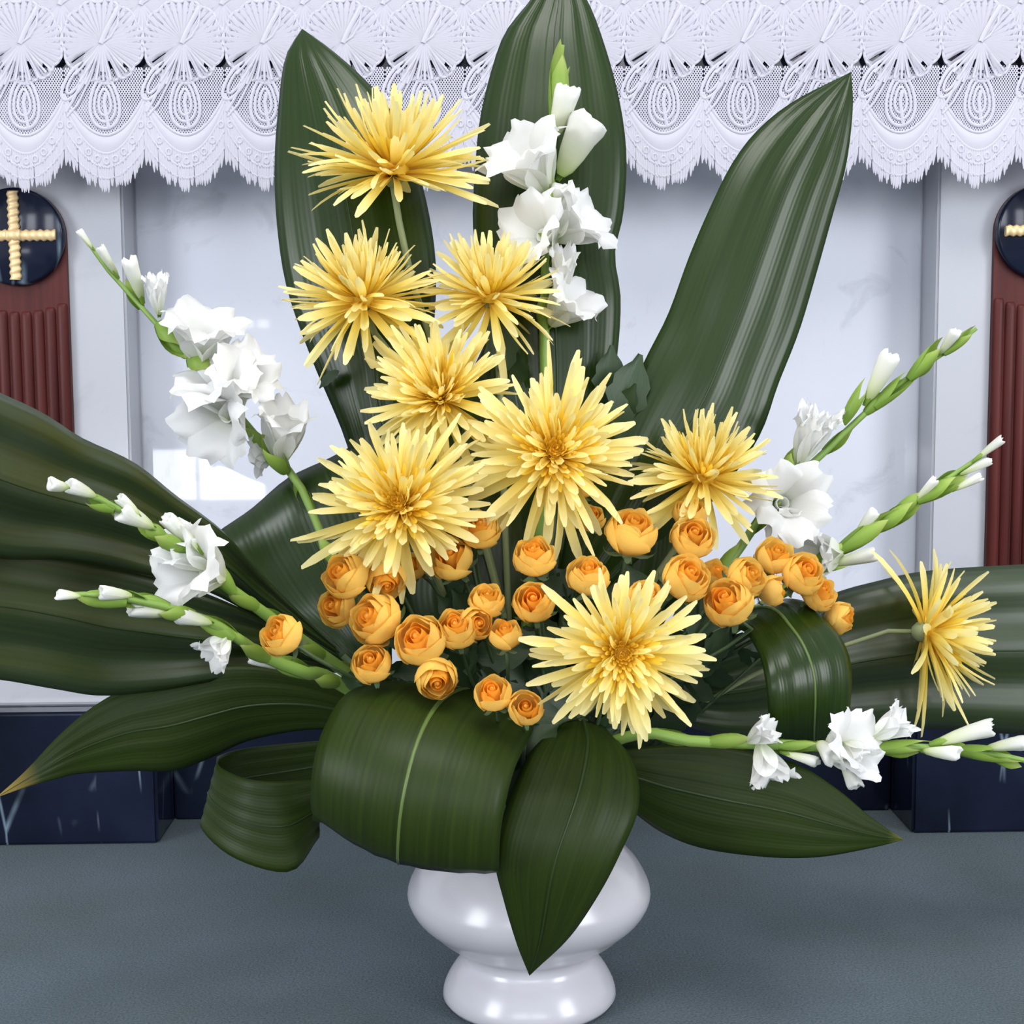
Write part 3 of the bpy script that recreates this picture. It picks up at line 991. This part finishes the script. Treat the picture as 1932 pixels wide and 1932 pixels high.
def mum(label, cx, cy, Y, rpx, axis, n_out, sd, lo=30, hi=104, stem=None, leaves=(), inner=0.62, droop=0):
    rg = random.Random(sd)
    c = P(cx, cy, Y)
    s = rpx * mpp(c) * 1.07
    ax = Vector(axis).normalized()
    Mw = frame(c, ax, 1.0)
    Mi = Mw.inverted()
    root = empty('chrysanthemum', Mw)
    tag(root, label, 'flower', 'yellow spider chrysanthemums')
    put('petal_centre', CORES[sd % 2], root, Matrix.Scale(s, 4))['kind'] = 'stuff'
    for k in range(n_out):
        f = (k + 0.5) / n_out
        th = math.radians(lo + (hi - lo) * f ** 0.85 + rg.uniform(-7, 7))
        ph = k * 2.39996 + rg.uniform(-.2, .2)
        ln = s * (inner + (1 - inner) * f ** 0.6) * rg.uniform(0.74, 1.08)
        if droop and f > 0.85 and rg.random() < 0.6:
            th += math.radians(droop)
        d = Vector((math.sin(th) * math.cos(ph), math.sin(th) * math.sin(ph), math.cos(th)))
        zz = Vector((0, 0, 1))
        y = (zz - d * zz.dot(d))
        y = y.normalized() if y.length > 1e-4 else Vector((1, 0, 0))
        x = y.cross(d)
        wsc = s * rg.uniform(0.75, 1.25) * (0.68 + 0.42 * f)
        rl = rg.uniform(-.75, .75)
        x, y = x * math.cos(rl) + y * math.sin(rl), y * math.cos(rl) - x * math.sin(rl)
        ln *= 0.93 + 0.10 * math.sin(2 * ph + sd) * f + 0.08 * math.sin(5 * ph + 2 * sd) * f
        if f > 0.55 and math.sin(4 * ph + sd * 1.7) < -0.84 and rg.random() < 0.75:
            continue
        L = Matrix((x * wsc, y * ln, d * ln)).transposed().to_4x4()
        L.translation = d * s * 0.05 - zz * s * 0.05 * f
        idx = rg.choice((3, 4, 5, 7)) if f < 0.45 else rg.choice((0, 1, 2, 3, 6, 7))
        put('petal', OUTER[idx], root, L)
    # green cup and stem
    prof = [(0.0, -0.16), (0.05, -0.15), (0.10, -0.10), (0.115, -0.04), (0.09, 0.0), (0.0, 0.01)]
    V, Fc = lathe([(r_ * s, z * s) for r_, z in prof], 14)
    put('calyx', mesh('calyx', V, Fc, M['mum_stem']), root)
    b0 = c - ax * s * 0.14
    if stem:
        pts = [b0, b0 - ax * s * 0.25] + [P(*q) for q in stem]
    else:
        pts = [b0, b0 - ax * s * 0.3]
    end = FOCUS + Vector((rg.uniform(-.03, .03), rg.uniform(-.03, .03), rg.uniform(-.02, .02)))
    pts += [pts[-1].lerp(end, .5), end]
    cp = cr(pts, 18)
    V, Fc, _ = tube([Mi @ p for p in cp], [0.0032 if sd != 9 else 0.0022] * 18, 8)
    put('stem', mesh('stem', V, Fc, M['mum_stem']), root)
    for q in leaves:
        place_leaflet(root, Mi, P(*q[0]), P(*q[1]), q[2])
    return root


mum('topmost yellow spider chrysanthemum, seen from the side on a bare stem', 742, 322, .04, 186, (.03, -.22, 1), 190, 1, 12, 100, inner=.72, stem=((758, 430, .05), (775, 520, .05), (830, 700, .05)))
mum('yellow spider chrysanthemum facing up with drooping lower petals, left below the topmost one', 685, 566, .0, 165, (-.12, -.5, 1), 180, 2, 15, 112, inner=.70, stem=((728, 640, .03), (760, 760, .04)), droop=18,
    leaves=(((640, 700, .05), (598, 728, .05), .8),))
mum('yellow spider chrysanthemum facing up in front of the upright white gladiolus', 925, 560, .02, 150, (.06, -.4, 1), 175, 3, 15, 108, inner=.70, stem=((940, 680, .04),), droop=24,
    leaves=(((955, 700, .03), (935, 590, .02), .2), ((990, 720, .04), (960, 660, .03), -.4), ((1140, 760, .06), (1160, 655, .05), .3)))
mum('yellow spider chrysanthemum tilted to the left, right under the two upper ones', 830, 750, -.04, 163, (-.25, -.95, .6), 160, 4, 24, 100, stem=((870, 860, .02),))
mum('big open yellow spider chrysanthemum at the heart of the bouquet, facing forward', 1045, 856, -.09, 188, (.02, -1, .35), 185, 5, 28, 102, stem=((1040, 1000, .0),),
    leaves=(((1160, 800, .04), (1215, 670, .04), .2), ((1170, 790, .05), (1195, 730, .03), -.2), ((900, 880, -.02), (880, 800, -.03), .5)))
mum('yellow spider chrysanthemum facing up, in front of the leaf leaning upper right', 1325, 900, -.03, 158, (.22, -.55, 1), 170, 6, 16, 112, inner=.70, stem=((1310, 980, .0), (1200, 1150, .0)), droop=16)
mum('broad yellow spider chrysanthemum above the left orange roses, facing forward', 755, 955, -.11, 188, (-.15, -1, .38), 180, 7, 28, 102, stem=((820, 1080, -.03),))
mum('lowest yellow spider chrysanthemum, fully open toward the viewer amid the roses', 1172, 1232, -.215, 180, (.02, -1, .12), 155, 8, 30, 100, stem=((1160, 1290, -.09),))
mum('yellow spider chrysanthemum turned sideways far right on a thin stem', 1748, 1192, -.01, 168, (1, -.24, .02), 120, 9, 16, 88, stem=((1600, 1216, .0), (1450, 1260, -.0)), droop=12)


# ------------------------------------------------------------------ orange spray roses
def rose_petal(name, ro, h, wd, lip, m, sd):
    rg = random.Random(sd)
    V, UV, Fc = [], [], []
    n = 7
    ph = rg.uniform(0, 6)
    for i in range(n):
        t = i / (n - 1)
        tt = t
        r_ = ro * (0.22 + 0.80 * math.sin(min(1.0, tt * 1.35) * PI / 2)) * (1 - 0.20 * max(0, tt - 0.55) / 0.45)
        r_ += lip * max(0, (tt - 0.72) / 0.28) ** 1.5
        for j in range(n):
            u = j / (n - 1) * 2 - 1
            a = wd * u * (0.45 + 0.55 * math.sin(PI * min(1, 0.15 + 0.75 * t)))
            z = h * t * (1 - 0.16 * u * u * t) - lip * 0.9 * max(0, (tt - 0.8) / 0.2) ** 2 + 0.03 * t * math.sin(4 * u + ph)
            rr = r_ * (1 + 0.06 * u) + 0.02 * t * math.sin(5 * u + ph)
            V.append(Vector((rr * math.cos(a), rr * math.sin(a), z)))
            UV.append(((u + 1) / 2, t))
    for i in range(n - 1):
        for j in range(n - 1):
            Fc.append((i * n + j, i * n + j + 1, (i + 1) * n + j + 1, (i + 1) * n + j))
    return mesh(name, V, Fc, M[m], True, UV)


def rose_heart():
    """Tight spiral of rolled petals."""
    V, UV, Fc = [], [], []
    n, rows = 60, 6
    for k in range(n):
        a = 2 * PI * 2.0 * k / (n - 1)
        rb = 0.10 + 0.40 * k / (n - 1)
        for i in range(rows):
            t = i / (rows - 1)
            r_ = rb * (0.55 + 0.5 * math.sin(PI * (0.1 + 0.7 * t)))
            V.append(Vector((r_ * math.cos(a), r_ * math.sin(a), 0.25 + (1.36 + 0.05 * math.sin(a * 1.3)) * t - 0.06 * k / n * t)))
            UV.append((k / n, t))
    v, f = lathe([(0.14, 0.9), (0.17, 1.2), (0.13, 1.42), (0.06, 1.5), (0.0, 1.51)], 10)
    b0 = len(V)
    for k in range(n - 1):
        for i in range(rows - 1):
            Fc.append((k * rows + i, (k + 1) * rows + i, (k + 1) * rows + i + 1, k * rows + i + 1))
    V += v
    UV += [(0, 0.5)] * len(v)
    Fc += [tuple(i + b0 for i in t_) for t_ in f]
    return mesh('rose_heart', V, Fc, M['rose_in'], True, UV)


HEART = rose_heart()
RP = {
    'in': [rose_petal('petal', .60, 1.60, 1.2, -.06, 'rose_in', 1), rose_petal('petal', .66, 1.60, 1.2, -.05, 'rose', 2)],
    'mid': [rose_petal('petal', .80, 1.58, 1.25, -.04, 'rose', 3), rose_petal('petal', .86, 1.54, 1.2, -.02, 'rose', 4)],
    'out': [rose_petal('petal', .98, 1.46, 1.2, .02, 'rose', 5), rose_petal('petal', 1.0, 1.38, 1.1, .10, 'rose', 6), rose_petal('petal', .97, 1.50, 1.2, -.02, 'rose', 7)],
}


def sepal_mesh():
    V, Fc = [], []
    prof = [(0.0, -0.22), (0.12, -0.2), (0.24, -0.08), (0.30, 0.05), (0.2, 0.1)]
    V, Fc = lathe(prof, 10)
    for k in range(5):
        a = 2 * PI * k / 5
        b0 = len(V)
        for i in range(5):
            t = i / 4
            r_ = 0.28 + 0.75 * math.sin(t * 1.5)
            z = 0.02 + 0.55 * t * t - 0.1 * t
            hw = 0.16 * (1 - t) ** 0.7 + 0.005
            for u in (-1, 1):
                an = a + u * hw / max(0.3, r_)
                V.append(Vector((r_ * math.cos(an), r_ * math.sin(an), z)))
        for i in range(4):
            Fc.append((b0 + 2 * i, b0 + 2 * i + 1, b0 + 2 * i + 3, b0 + 2 * i + 2))
    return mesh('calyx', V, Fc, M['sepal'])


SEPAL = sepal_mesh()


def rose(label, cx, cy, size, Y, tilt=None, sd=0, closed=False, nleaf=3):
    rg = random.Random(sd * 13 + 5)
    c = P(cx, cy, Y)
    r_ = size * 0.5 * mpp(c) * 1.09
    ax = Vector(tilt) if tilt else Vector(((cx - 1000) / 900 + rg.uniform(-.2, .2), -.75 + rg.uniform(-.15, .15), .62 + rg.uniform(-.2, .2)))
    ax.normalize()
    base = c - ax * r_ * 0.78
    Mw = frame(base, ax, 1.0) @ Matrix.Rotation(rg.uniform(0, 6), 4, 'Z')
    Mi = Mw.inverted()
    root = empty('spray_rose', Mw)
    tag(root, label, 'rose', 'orange spray roses')
    S = Matrix.Scale(r_, 4)
    put('rose_heart', HEART, root, S)
    lay = (('in', 3, .0), ('mid', 4, .4), ('out', 5, .9)) if not closed else (('in', 3, 0), ('mid', 4, .5))
    for key, n, o0 in lay:
        for k in range(n):
            a = 2 * PI * k / n + o0 + rg.uniform(-.15, .15)
            g = 1.18 if closed else 1.0
            put('petal', rg.choice(RP[key]), root, S @ Matrix.Rotation(a, 4, 'Z') @ Matrix.Diagonal((g, g, rg.uniform(.92, 1.05), 1)))
    put('calyx', SEPAL, root, S)
    end = FOCUS + Vector((rg.uniform(-.04, .04), rg.uniform(-.04, .02), rg.uniform(-.03, .03)))
    b1 = base - ax * r_ * 1.4
    cp = cr([base, b1, b1.lerp(end, .5) - Vector((0, 0, .004)), end], 12)
    V, Fc, _ = tube([Mi @ p for p in cp], [0.0017] * 12, 6)
    put('stem', mesh('stem', V, Fc, M['twig']), root)
    for k in range(nleaf):
        p0 = cp[3 + k]
        dirv = Vector((rg.uniform(-1, 1), rg.uniform(-.35, .5), rg.uniform(-.6, .9))).normalized()
        place_leaflet(root, Mi, p0, p0 + dirv * rg.uniform(.030, .055), rg.uniform(-.8, .8))
    return root


ROSES = [
    ('lone orange rosebud at far left, against the lowest left gladiolus stem', 536, 1202, 76, -.20, (-.45, -.6, .5), False),
    ('deep orange rose half under the lower left petals of a chrysanthemum, top left of cluster', 657, 1090, 84, -.13, None, False),
    ('orange rose tucked just below another at the left edge of the rose cluster', 640, 1146, 72, -.125, (-.5, -.8, .3), False),
    ('pale butter-orange rose seen from below, under the petals of the broad chrysanthemum', 728, 1090, 70, -.12, (.1, -.6, -.3), True),
    ('round open orange rose with ruffled edge, left part of the cluster', 713, 1172, 95, -.15, None, False),
    ('frilled orange rose directly above the left edge of the arched leaf', 702, 1256, 72, -.17, (-.1, -.8, .7), False),
    ('largest open orange rose with dark folded centre, low left of centre', 796, 1212, 92, -.175, None, False),
    ('orange rose drooping above the midrib of the arched leaf', 823, 1278, 76, -.185, (.1, -.9, -.2), False),
    ('pale orange rose crossed by long white-yellow petals of the broad chrysanthemum', 855, 1058, 80, -.10, None, True),
    ('round orange rose at right of the broad chrysanthemum petals', 905, 1004, 72, -.10, (.1, -.7, .8), False),
    ('orange rose in a close pair, lower left one of the two near the cluster middle', 862, 1190, 74, -.17, None, False),
    ('smooth side of an orange rose touching its pair, near the cluster middle', 896, 1178, 62, -.165, (.3, -.7, .2), True),
    ('small orange rose standing just above a close pair of roses', 918, 1138, 64, -.15, (.1, -.6, .9), False),
    ('small closed yellow-orange rosebud with green calyx below, left of the lowest chrysanthemum', 954, 1203, 60, -.17, (-.05, -.45, .9), True),
    ('tall orange rose right under the drooping petals of the central chrysanthemum', 1008, 1056, 76, -.13, (-.1, -.6, .9), False),
    ('round orange rose with dark centre stacked under another, centre of bouquet', 1008, 1140, 76, -.15, (-.1, -.8, .6), False),
    ('round orange bud on top of the arched leaf edge, left one of two', 931, 1312, 66, -.205, (-.1, -.7, .7), True),
    ('round orange bud at the arched leaf edge, right one of two', 992, 1338, 66, -.21, (0, -.9, .5), True),
    ('dim yellow rose hidden behind a chrysanthemum petal in the left cluster', 782, 1072, 52, -.08, None, True),
    ('orange rose peeking over the upper left petals of the lowest chrysanthemum', 1110, 1092, 76, -.14, (.0, -.6, .9), False),
    ('small orange bud half hidden below right petals of the central chrysanthemum', 1115, 980, 50, -.05, (.1, -.7, .6), True),
    ('tall open orange rose with loose side petal, between the centre and right chrysanthemums', 1190, 1012, 92, -.10, (.15, -.5, .9), False),
    ('orange rose above another, under the stem of the right chrysanthemum', 1302, 975, 62, -.06, (0, -.5, 1), False),
    ('bright orange rose with ragged rim, below the right chrysanthemum', 1306, 1018, 78, -.09, (.1, -.75, .6), False),
    ('orange rose right of the lowest chrysanthemum upper petals', 1292, 1094, 86, -.12, None, False),
    ('orange rose hidden behind the top petals of the lowest chrysanthemum', 1214, 1132, 66, -.14, None, False),
    ('large pale orange rose at the inner foot of the right arched leaf', 1376, 1142, 88, -.12, (-.35, -.6, .6), False),
    ('ruffled orange rose resting on a larger one, left of the arched leaf crest', 1404, 1092, 72, -.10, None, False),
    ('smooth yellow-orange bud between two gladiolus spikes at right', 1460, 1056, 68, -.06, (.2, -.6, .8), True),
    ('orange rose in front of the lower right white gladiolus floret', 1512, 1086, 76, -.07, (.3, -.7, .5), False),
    ('orange rose just above the crest of the arched leaf', 1542, 1122, 64, -.06, (.3, -.6, .5), False),
    ('rightmost orange rose, beyond the arched leaf crest', 1580, 1166, 58, -.05, (.8, -.5, .2), False),
    ('shaded orange rose behind others, right of centre', 1346, 1086, 52, -.06, None, True),
    ('narrow orange rose seen from the side on the crest of the arched leaf', 1452, 1116, 56, -.085, (.9, -.3, .15), True),
    ('dim orange bud behind the upper petals of the broad chrysanthemum', 850, 898, 42, -.05, None, True),
    ('dim orange bud glimpsed behind right petals of the central chrysanthemum', 1098, 922, 46, -.03, None, True),
]
for i, (lab, cx, cy, sz, Y, tl, cl) in enumerate(ROSES):
    rose(lab, cx, cy, sz * 1.04, Y, tl, i, cl, 7)


# ------------------------------------------------------------------ white gladioli
def glad_petal(sd, flare):
    rg = random.Random(sd)
    V, UV, Fc = [], [], []
    n, c = 9, 9
    p1, p2 = rg.uniform(0, 6), rg.uniform(0, 6)
    for i in range(n):
        t = i / (n - 1)
        hw = 0.05 + 0.34 * math.sin(PI * min(1, 0.05 + 0.78 * t)) ** 1.1 * (0.55 + 0.45 * flare)
        r0 = 0.07 + 0.10 * t + 0.42 * flare * t ** 2.2
        z0 = t - 0.30 * flare * max(0, t - 0.5) ** 2 * 2
        for j in range(c):
            u = j / (c - 1) * 2 - 1
            ruf = t ** 2 * (0.055 * math.sin(4.2 * u + p1) + 0.035 * math.sin(9 * u + p2) * abs(u))
            r_ = r0 - 0.55 * hw * u * u * (1.1 - 0.8 * t) + ruf
            z = z0 - 0.16 * u * u * t * t + 0.04 * t ** 3 * math.sin(8 * u + p2) - (0.06 * abs(math.sin(5 * u + p1)) if i == n - 1 else 0)
            V.append(Vector((r_, u * hw, z)))
            UV.append(((u + 1) / 2, t))
    for i in range(n - 1):
        for j in range(c - 1):
            Fc.append((i * c + j, i * c + j + 1, (i + 1) * c + j + 1, (i + 1) * c + j))
    return mesh('petal', V, Fc, M['white'], True, UV)


GPET = {f: [glad_petal(10 * k + int(f * 7), f) for k in range(4)] for f in (0.35, 0.7, 1.0)}


def throat_mesh():
    V, Fc = lathe([(0.02, 0.0), (0.055, 0.02), (0.075, 0.15), (0.10, 0.34), (0.085, 0.34), (0.05, 0.12), (0.0, 0.08)], 10)
    UV = [(0, min(1, v.z * 1.2)) for v in V]
    return mesh('floret', V, Fc, M['white'], True, UV)


THROAT = throat_mesh()


def gbud_mesh(sd):
    rg = random.Random(sd)
    V, UV, Fc = [], [], []
    sides = 15
    jag = [rg.uniform(-.09, .05) for _ in range(sides)]
    prof = [(0.05, 0.0), (0.10, 0.12), (0.145, 0.35), (0.18, 0.62), (0.205, 0.86), (0.20, 0.97), (0.165, 1.0), (0.10, 0.95), (0.0, 0.86)]
    for i, (r_, z) in enumerate(prof):
        for k in range(sides):
            a = 2 * PI * k / sides
            rr = r_ * (1 + 0.10 * math.sin(3 * a + z * 3) + 0.05 * math.sin(5 * a))
            zz = z + jag[k] * (1 if i in (4, 5, 6) else 0)
            V.append(Vector((rr * math.cos(a), rr * math.sin(a), zz)))
            UV.append((k / sides, z))
    for i in range(len(prof) - 1):
        for k in range(sides):
            k2 = (k + 1) % sides
            Fc.append((i * sides + k, i * sides + k2, (i + 1) * sides + k2, (i + 1) * sides + k))
    return mesh('bud', V, Fc, M['bud'], True, UV)


GBUD = [gbud_mesh(3), gbud_mesh(4), gbud_mesh(5)]


def bract_mesh(sd):
    V, UV, Fc = [], [], []
    n, c = 8, 9
    for i in range(n):
        t = i / (n - 1)
        r_ = 0.16 * math.sin(PI * (0.18 + 0.62 * t)) + 0.004
        wa = 2.0 * (1 - t ** 2.2) + 0.02
        for j in range(c):
            u = j / (c - 1) * 2 - 1
            V.append(Vector((r_ * math.cos(u * wa), r_ * math.sin(u * wa), t)))
            UV.append(((u + 1) / 2, t))
    for i in range(n - 1):
        for j in range(c - 1):
            Fc.append((i * c + j, i * c + j + 1, (i + 1) * c + j + 1, (i + 1) * c + j))
    return mesh('bract', V, Fc, M['bract'], True, UV)


BRACT = bract_mesh(1)


def gladiolus(label, stem, parts, sd, r0=0.0042):
    """stem: pixel nodes from tip to base; parts: (kind, base px, tip px, depth lean, width)."""
    rg = random.Random(sd)
    pts = [P(*q) for q in stem]
    pts.append(FOCUS + Vector((rg.uniform(-.03, .03), rg.uniform(-.02, .02), rg.uniform(-.02, .02))))
    base = pts[-1]
    root = empty('gladiolus', Matrix.Translation(base))
    Mi = Matrix.Translation(-base)
    tag(root, label, 'flower', 'white gladiolus spikes')
    n = 34
    cp = cr(pts, n)
    V, Fc, _ = tube([p - base for p in cp], [0.0018 + (r0 - 0.0018) * min(1, k / (n * .5)) for k in range(n)], 9)
    put('stem', mesh('stem', V, Fc, M['gstem']), root)
    # green sheaths clasping the upper stem, left and right in turn
    k = 1
    side = 1
    while k < n * 0.62:
        q = cp[min(n - 1, k + 3)]
        d = (cp[max(0, k - 1)] - cp[min(n - 1, k + 3)])
        sx = CAM_ROT @ Vector((0, 0, 1))
        lat = d.cross(sx).normalized() * side
        ln = 0.030 + 0.010 * min(1, k / 10)
        dd = (d.normalized() + lat * 0.10 + sx * 0.05).normalized()
        Mw = frame(q - dd * 0.004, dd, 1.0, -lat)
        put('bract', BRACT, root, Mi @ Mw @ Matrix.Rotation(rg.uniform(-.4, .4), 4, 'Z') @ Matrix.Diagonal((0.040, 0.040, ln, 1)))
        side = -side
        k += 3
    for kind, (bx, by), (tx, ty), lean, wd in parts:
        # foot of the floret: on the stem, nearest to the given pixel
        pb = min(cp, key=lambda p: (P(bx, by, p.y) - p).length)
        B = P(bx, by, pb.y - .003)
        T = P(tx, ty, pb.y + lean - (.010 if kind == 'bud' else .004))
        d = T - B
        ln = d.length * (1.2 if kind in ('open', 'half') else 1.0)
        Mw = frame(B, d, 1.0) @ Matrix.Rotation(rg.uniform(0, 6.28), 4, 'Z')
        if kind in ('open', 'half'):
            fl = 1.0 if kind == 'open' else 0.7
            S = Mw @ Matrix.Diagonal((ln * wd, ln * wd, ln, 1))
            f_ = put('floret', THROAT, root, Mi @ S)
            for k in range(6):
                a = PI / 3 * k + rg.uniform(-.12, .12)
                g = 0.92 if k % 2 else 1.05
                put('petal', rg.choice(GPET[fl]), f_, Matrix.Rotation(a, 4, 'Z') @ Matrix.Diagonal((g, 1, rg.uniform(.9, 1.06), 1)))
            br = 0.5
        elif kind == 'cup':
            S = Mw @ Matrix.Diagonal((ln * wd, ln * wd, ln, 1))
            f_ = put('floret', THROAT, root, Mi @ S)
            for k in range(6):
                put('petal', rg.choice(GPET[0.35]), f_, Matrix.Rotation(PI / 3 * k, 4, 'Z') @ Matrix.Diagonal((.9, .8, rg.uniform(.9, 1.05), 1)))
            br = 0.5
        elif kind == 'bud':
            S = Mw @ Matrix.Diagonal((ln * wd * 1.75, ln * wd * 1.75, ln, 1))
            put('bud', rg.choice(GBUD), root, Mi @ S)
            br = 0.62
        else:                                   # sheath: green bract alone
            ww = ln * wd * 1.55
            S = Mw @ Matrix.Diagonal((ww, ww, ln, 1))
            put('bract', BRACT, root, Mi @ S)
            put('bract', BRACT, root, Mi @ S @ Matrix.Rotation(2.6, 4, 'Z') @ Matrix.Diagonal((.9, .9, .8, 1)))
            continue
        # green bract hugging the floret's foot
        bl = min(ln * br, 0.03)
        put('bract', BRACT, root, Mi @ Mw @ Matrix.Translation((0, 0, -ln * .10)) @ Matrix.Diagonal((bl * .8, bl * .8, bl, 1)))
    return root


gladiolus('upright white gladiolus spike in front of the tallest leaf',
          [(1062, 85, .09), (1055, 140, .09), (1047, 220, .09), (1043, 300, .08), (1036, 380, .08), (1030, 450, .07), (1028, 560, .07), (1027, 660, .06), (1030, 800, .05), (1020, 1000, .02)],
          [('sheath', (1048, 235), (1064, 72), -.004, .52), ('sheath', (1044, 180), (1070, 122), -.006, .7), ('bud', (1043, 262), (1076, 162), -.01, .62), ('bud', (1058, 330), (1120, 218), -.01, .80),
           ('open', (1030, 362), (975, 262), -.025, 1.0), ('sheath', (1028, 396), (1028, 345), -.012, 2.2), ('bud', (1042, 405), (1060, 345), .0, .8),
           ('open', (1045, 450), (1125, 395), -.015, 1.05), ('open', (1046, 455), (985, 425), -.03, 1.2), ('cup', (1058, 560), (1066, 460), -.03, .8), ('open', (1040, 612), (1095, 545), -.02, .92)], 1, .0058)
gladiolus('white gladiolus spike leaning to the upper left, its tip beside the pilaster',
          [(155, 440, .06), (200, 505, .06), (245, 555, .06), (290, 605, .05), (340, 660, .05), (390, 708, .05), (440, 770, .04), (490, 830, .04), (530, 875, .03), (560, 905, .03), (600, 990, .025), (645, 1080, .02)],
          [('bud', (175, 470), (148, 434), 0, .45), ('bud', (222, 520), (188, 466), -.005, .42), ('bud', (268, 565), (244, 488), -.01, .50), ('cup', (300, 592), (292, 512), -.015, .95),
           ('open', (385, 690), (383, 590), -.02, 1.05), ('sheath', (362, 670), (405, 715), -.012, 1.5), ('sheath', (300, 610), (350, 672), -.01, 1.0), ('open', (440, 790), (400, 695), -.03, 1.05), ('open', (445, 745), (465, 690), -.03, 1.1),
           ('open', (450, 775), (390, 800), -.04, 1.25), ('half', (530, 872), (538, 765), -.02, .85), ('open', (520, 855), (478, 862), .005, 1.2), ('sheath', (540, 890), (492, 826), -.02, .9)], 2)
gladiolus('white gladiolus spike pointing left across the large leaf, upper of two low left spikes',
          [(108, 918, -.30), (170, 934, -.285), (235, 967, -.265), (290, 998, -.245), (340, 1032, -.225), (392, 1070, -.20), (435, 1110, -.18), (490, 1150, -.15), (600, 1230, -.09)],
          [('bud', (128, 920), (92, 912), -.004, .95), ('bud', (180, 937), (128, 915), -.006, .72), ('bud', (262, 972), (224, 938), 0, .62), ('bud', (288, 995), (222, 962), -.012, .66), ('sheath', (215, 962), (150, 935), -.006, .9), ('sheath', (310, 1016), (262, 985), -.006, 1.2),
           ('bud', (376, 1040), (312, 976), -.006, .46), ('open', (418, 1092), (338, 1058), -.03, 1.15), ('half', (400, 1072), (315, 1020), -.02, .75), ('sheath', (440, 1118), (392, 1055), -.01, .8)], 3, .0055)
gladiolus('lowest left white gladiolus spike, running under the lone orange rosebud',
          [(120, 1122, -.30), (185, 1122, -.285), (255, 1133, -.265), (330, 1150, -.24), (400, 1175, -.215), (450, 1205, -.195), (505, 1242, -.17), (580, 1270, -.14), (650, 1295, -.10)],
          [('bud', (152, 1125), (106, 1122), -.004, .62), ('bud', (248, 1124), (188, 1116), -.006, .62), ('sheath', (240, 1136), (140, 1124), -.004, .7), ('bud', (318, 1158), (243, 1148), -.01, .56), ('sheath', (320, 1146), (230, 1122), -.006, .7), ('bud', (398, 1176), (328, 1158), -.01, .56),
           ('half', (432, 1200), (392, 1246), -.012, 1.1), ('bud', (548, 1258), (473, 1236), -.01, .60), ('sheath', (440, 1205), (370, 1158), -.006, .8), ('sheath', (590, 1275), (500, 1240), -.004, .7)], 4, .0058)
gladiolus('white gladiolus spike rising to the upper right, higher of the two right spikes',
          [(1842, 620, .05), (1790, 660, .05), (1730, 700, .05), (1660, 755, .05), (1600, 810, .05), (1535, 872, .045), (1480, 912, .04), (1445, 960, .04), (1405, 1020, .03), (1350, 1090, .02)],
          [('sheath', (1780, 668), (1845, 618), -.003, .55), ('bud', (1772, 668), (1806, 622), -.005, .55), ('sheath', (1715, 716), (1785, 640), -.004, .6), ('bud', (1635, 756), (1684, 666), -.01, .52), ('sheath', (1650, 768), (1735, 690), -.004, .55), ('sheath', (1590, 800), (1640, 715), -.004, .55),
           ('cup', (1506, 882), (1545, 760), -.015, .85), ('half', (1512, 872), (1562, 775), -.01, .55), ('sheath', (1482, 905), (1502, 842), -.006, .9), ('open', (1462, 955), (1500, 942), -.05, 1.05), ('half', (1470, 960), (1488, 1000), -.03, 1.1)], 5, .0045)
gladiolus('white gladiolus spike pointing right, lower of the two right spikes, over the right pilaster',
          [(1880, 838, .03), (1830, 875, .03), (1780, 908, .03), (1720, 948, .03), (1650, 1000, .03), (1590, 1034, .025), (1540, 1062, .02), (1480, 1110, .01)],
          [('bud', (1840, 868), (1892, 828), -.004, .36), ('bud', (1812, 895), (1872, 868), -.008, .34), ('bud', (1800, 925), (1852, 898), -.004, .42), ('sheath', (1730, 945), (1825, 895), -.006, .62), ('bud', (1728, 945), (1764, 904), -.006, .42), ('sheath', (1650, 1000), (1745, 940), -.006, .62),
           ('bud', (1612, 1012), (1652, 964), -.006, .46), ('sheath', (1582, 1040), (1700, 965), -.008, .55), ('half', (1586, 1044), (1518, 1048), -.02, 1.15), ('bud', (1570, 1066), (1652, 1044), -.01, .46), ('sheath', (1520, 1080), (1600, 1064), 0, .4)], 6, .0050)
gladiolus('white gladiolus spike lying level at low right above the navy plinth',
          [(2010, 1460, -.15), (1932, 1434, -.15), (1800, 1414, -.15), (1700, 1410, -.15), (1600, 1412, -.15), (1500, 1406, -.145), (1400, 1402, -.14), (1300, 1398, -.13), (1190, 1388, -.1)],
          [('half', (1410, 1400), (1460, 1372), -.01, .85), ('half', (1432, 1400), (1462, 1480), -.01, .95), ('bud', (1478, 1420), (1545, 1440), -.006, .42), ('bud', (1545, 1402), (1575, 1428), -.02, .9), ('open', (1560, 1425), (1628, 1398), -.025, 1.1), ('half', (1590, 1400), (1640, 1440), -.02, .9),
           ('half', (1640, 1395), (1712, 1352), -.008, .72), ('bud', (1585, 1425), (1618, 1488), -.012, .60), ('bud', (1765, 1402), (1874, 1372), -.008, .42), ('bud', (1740, 1416), (1812, 1422), -.014, .52), ('bud', (1860, 1412), (1940, 1400), -.008, .5),
           ('sheath', (1640, 1412), (1760, 1408), -.006, .5), ('sheath', (1470, 1408), (1560, 1406), -.006, .5), ('sheath', (1800, 1414), (1930, 1428), -.004, .5), ('sheath', (1350, 1400), (1440, 1404), -.004, .5)], 7, .0050)
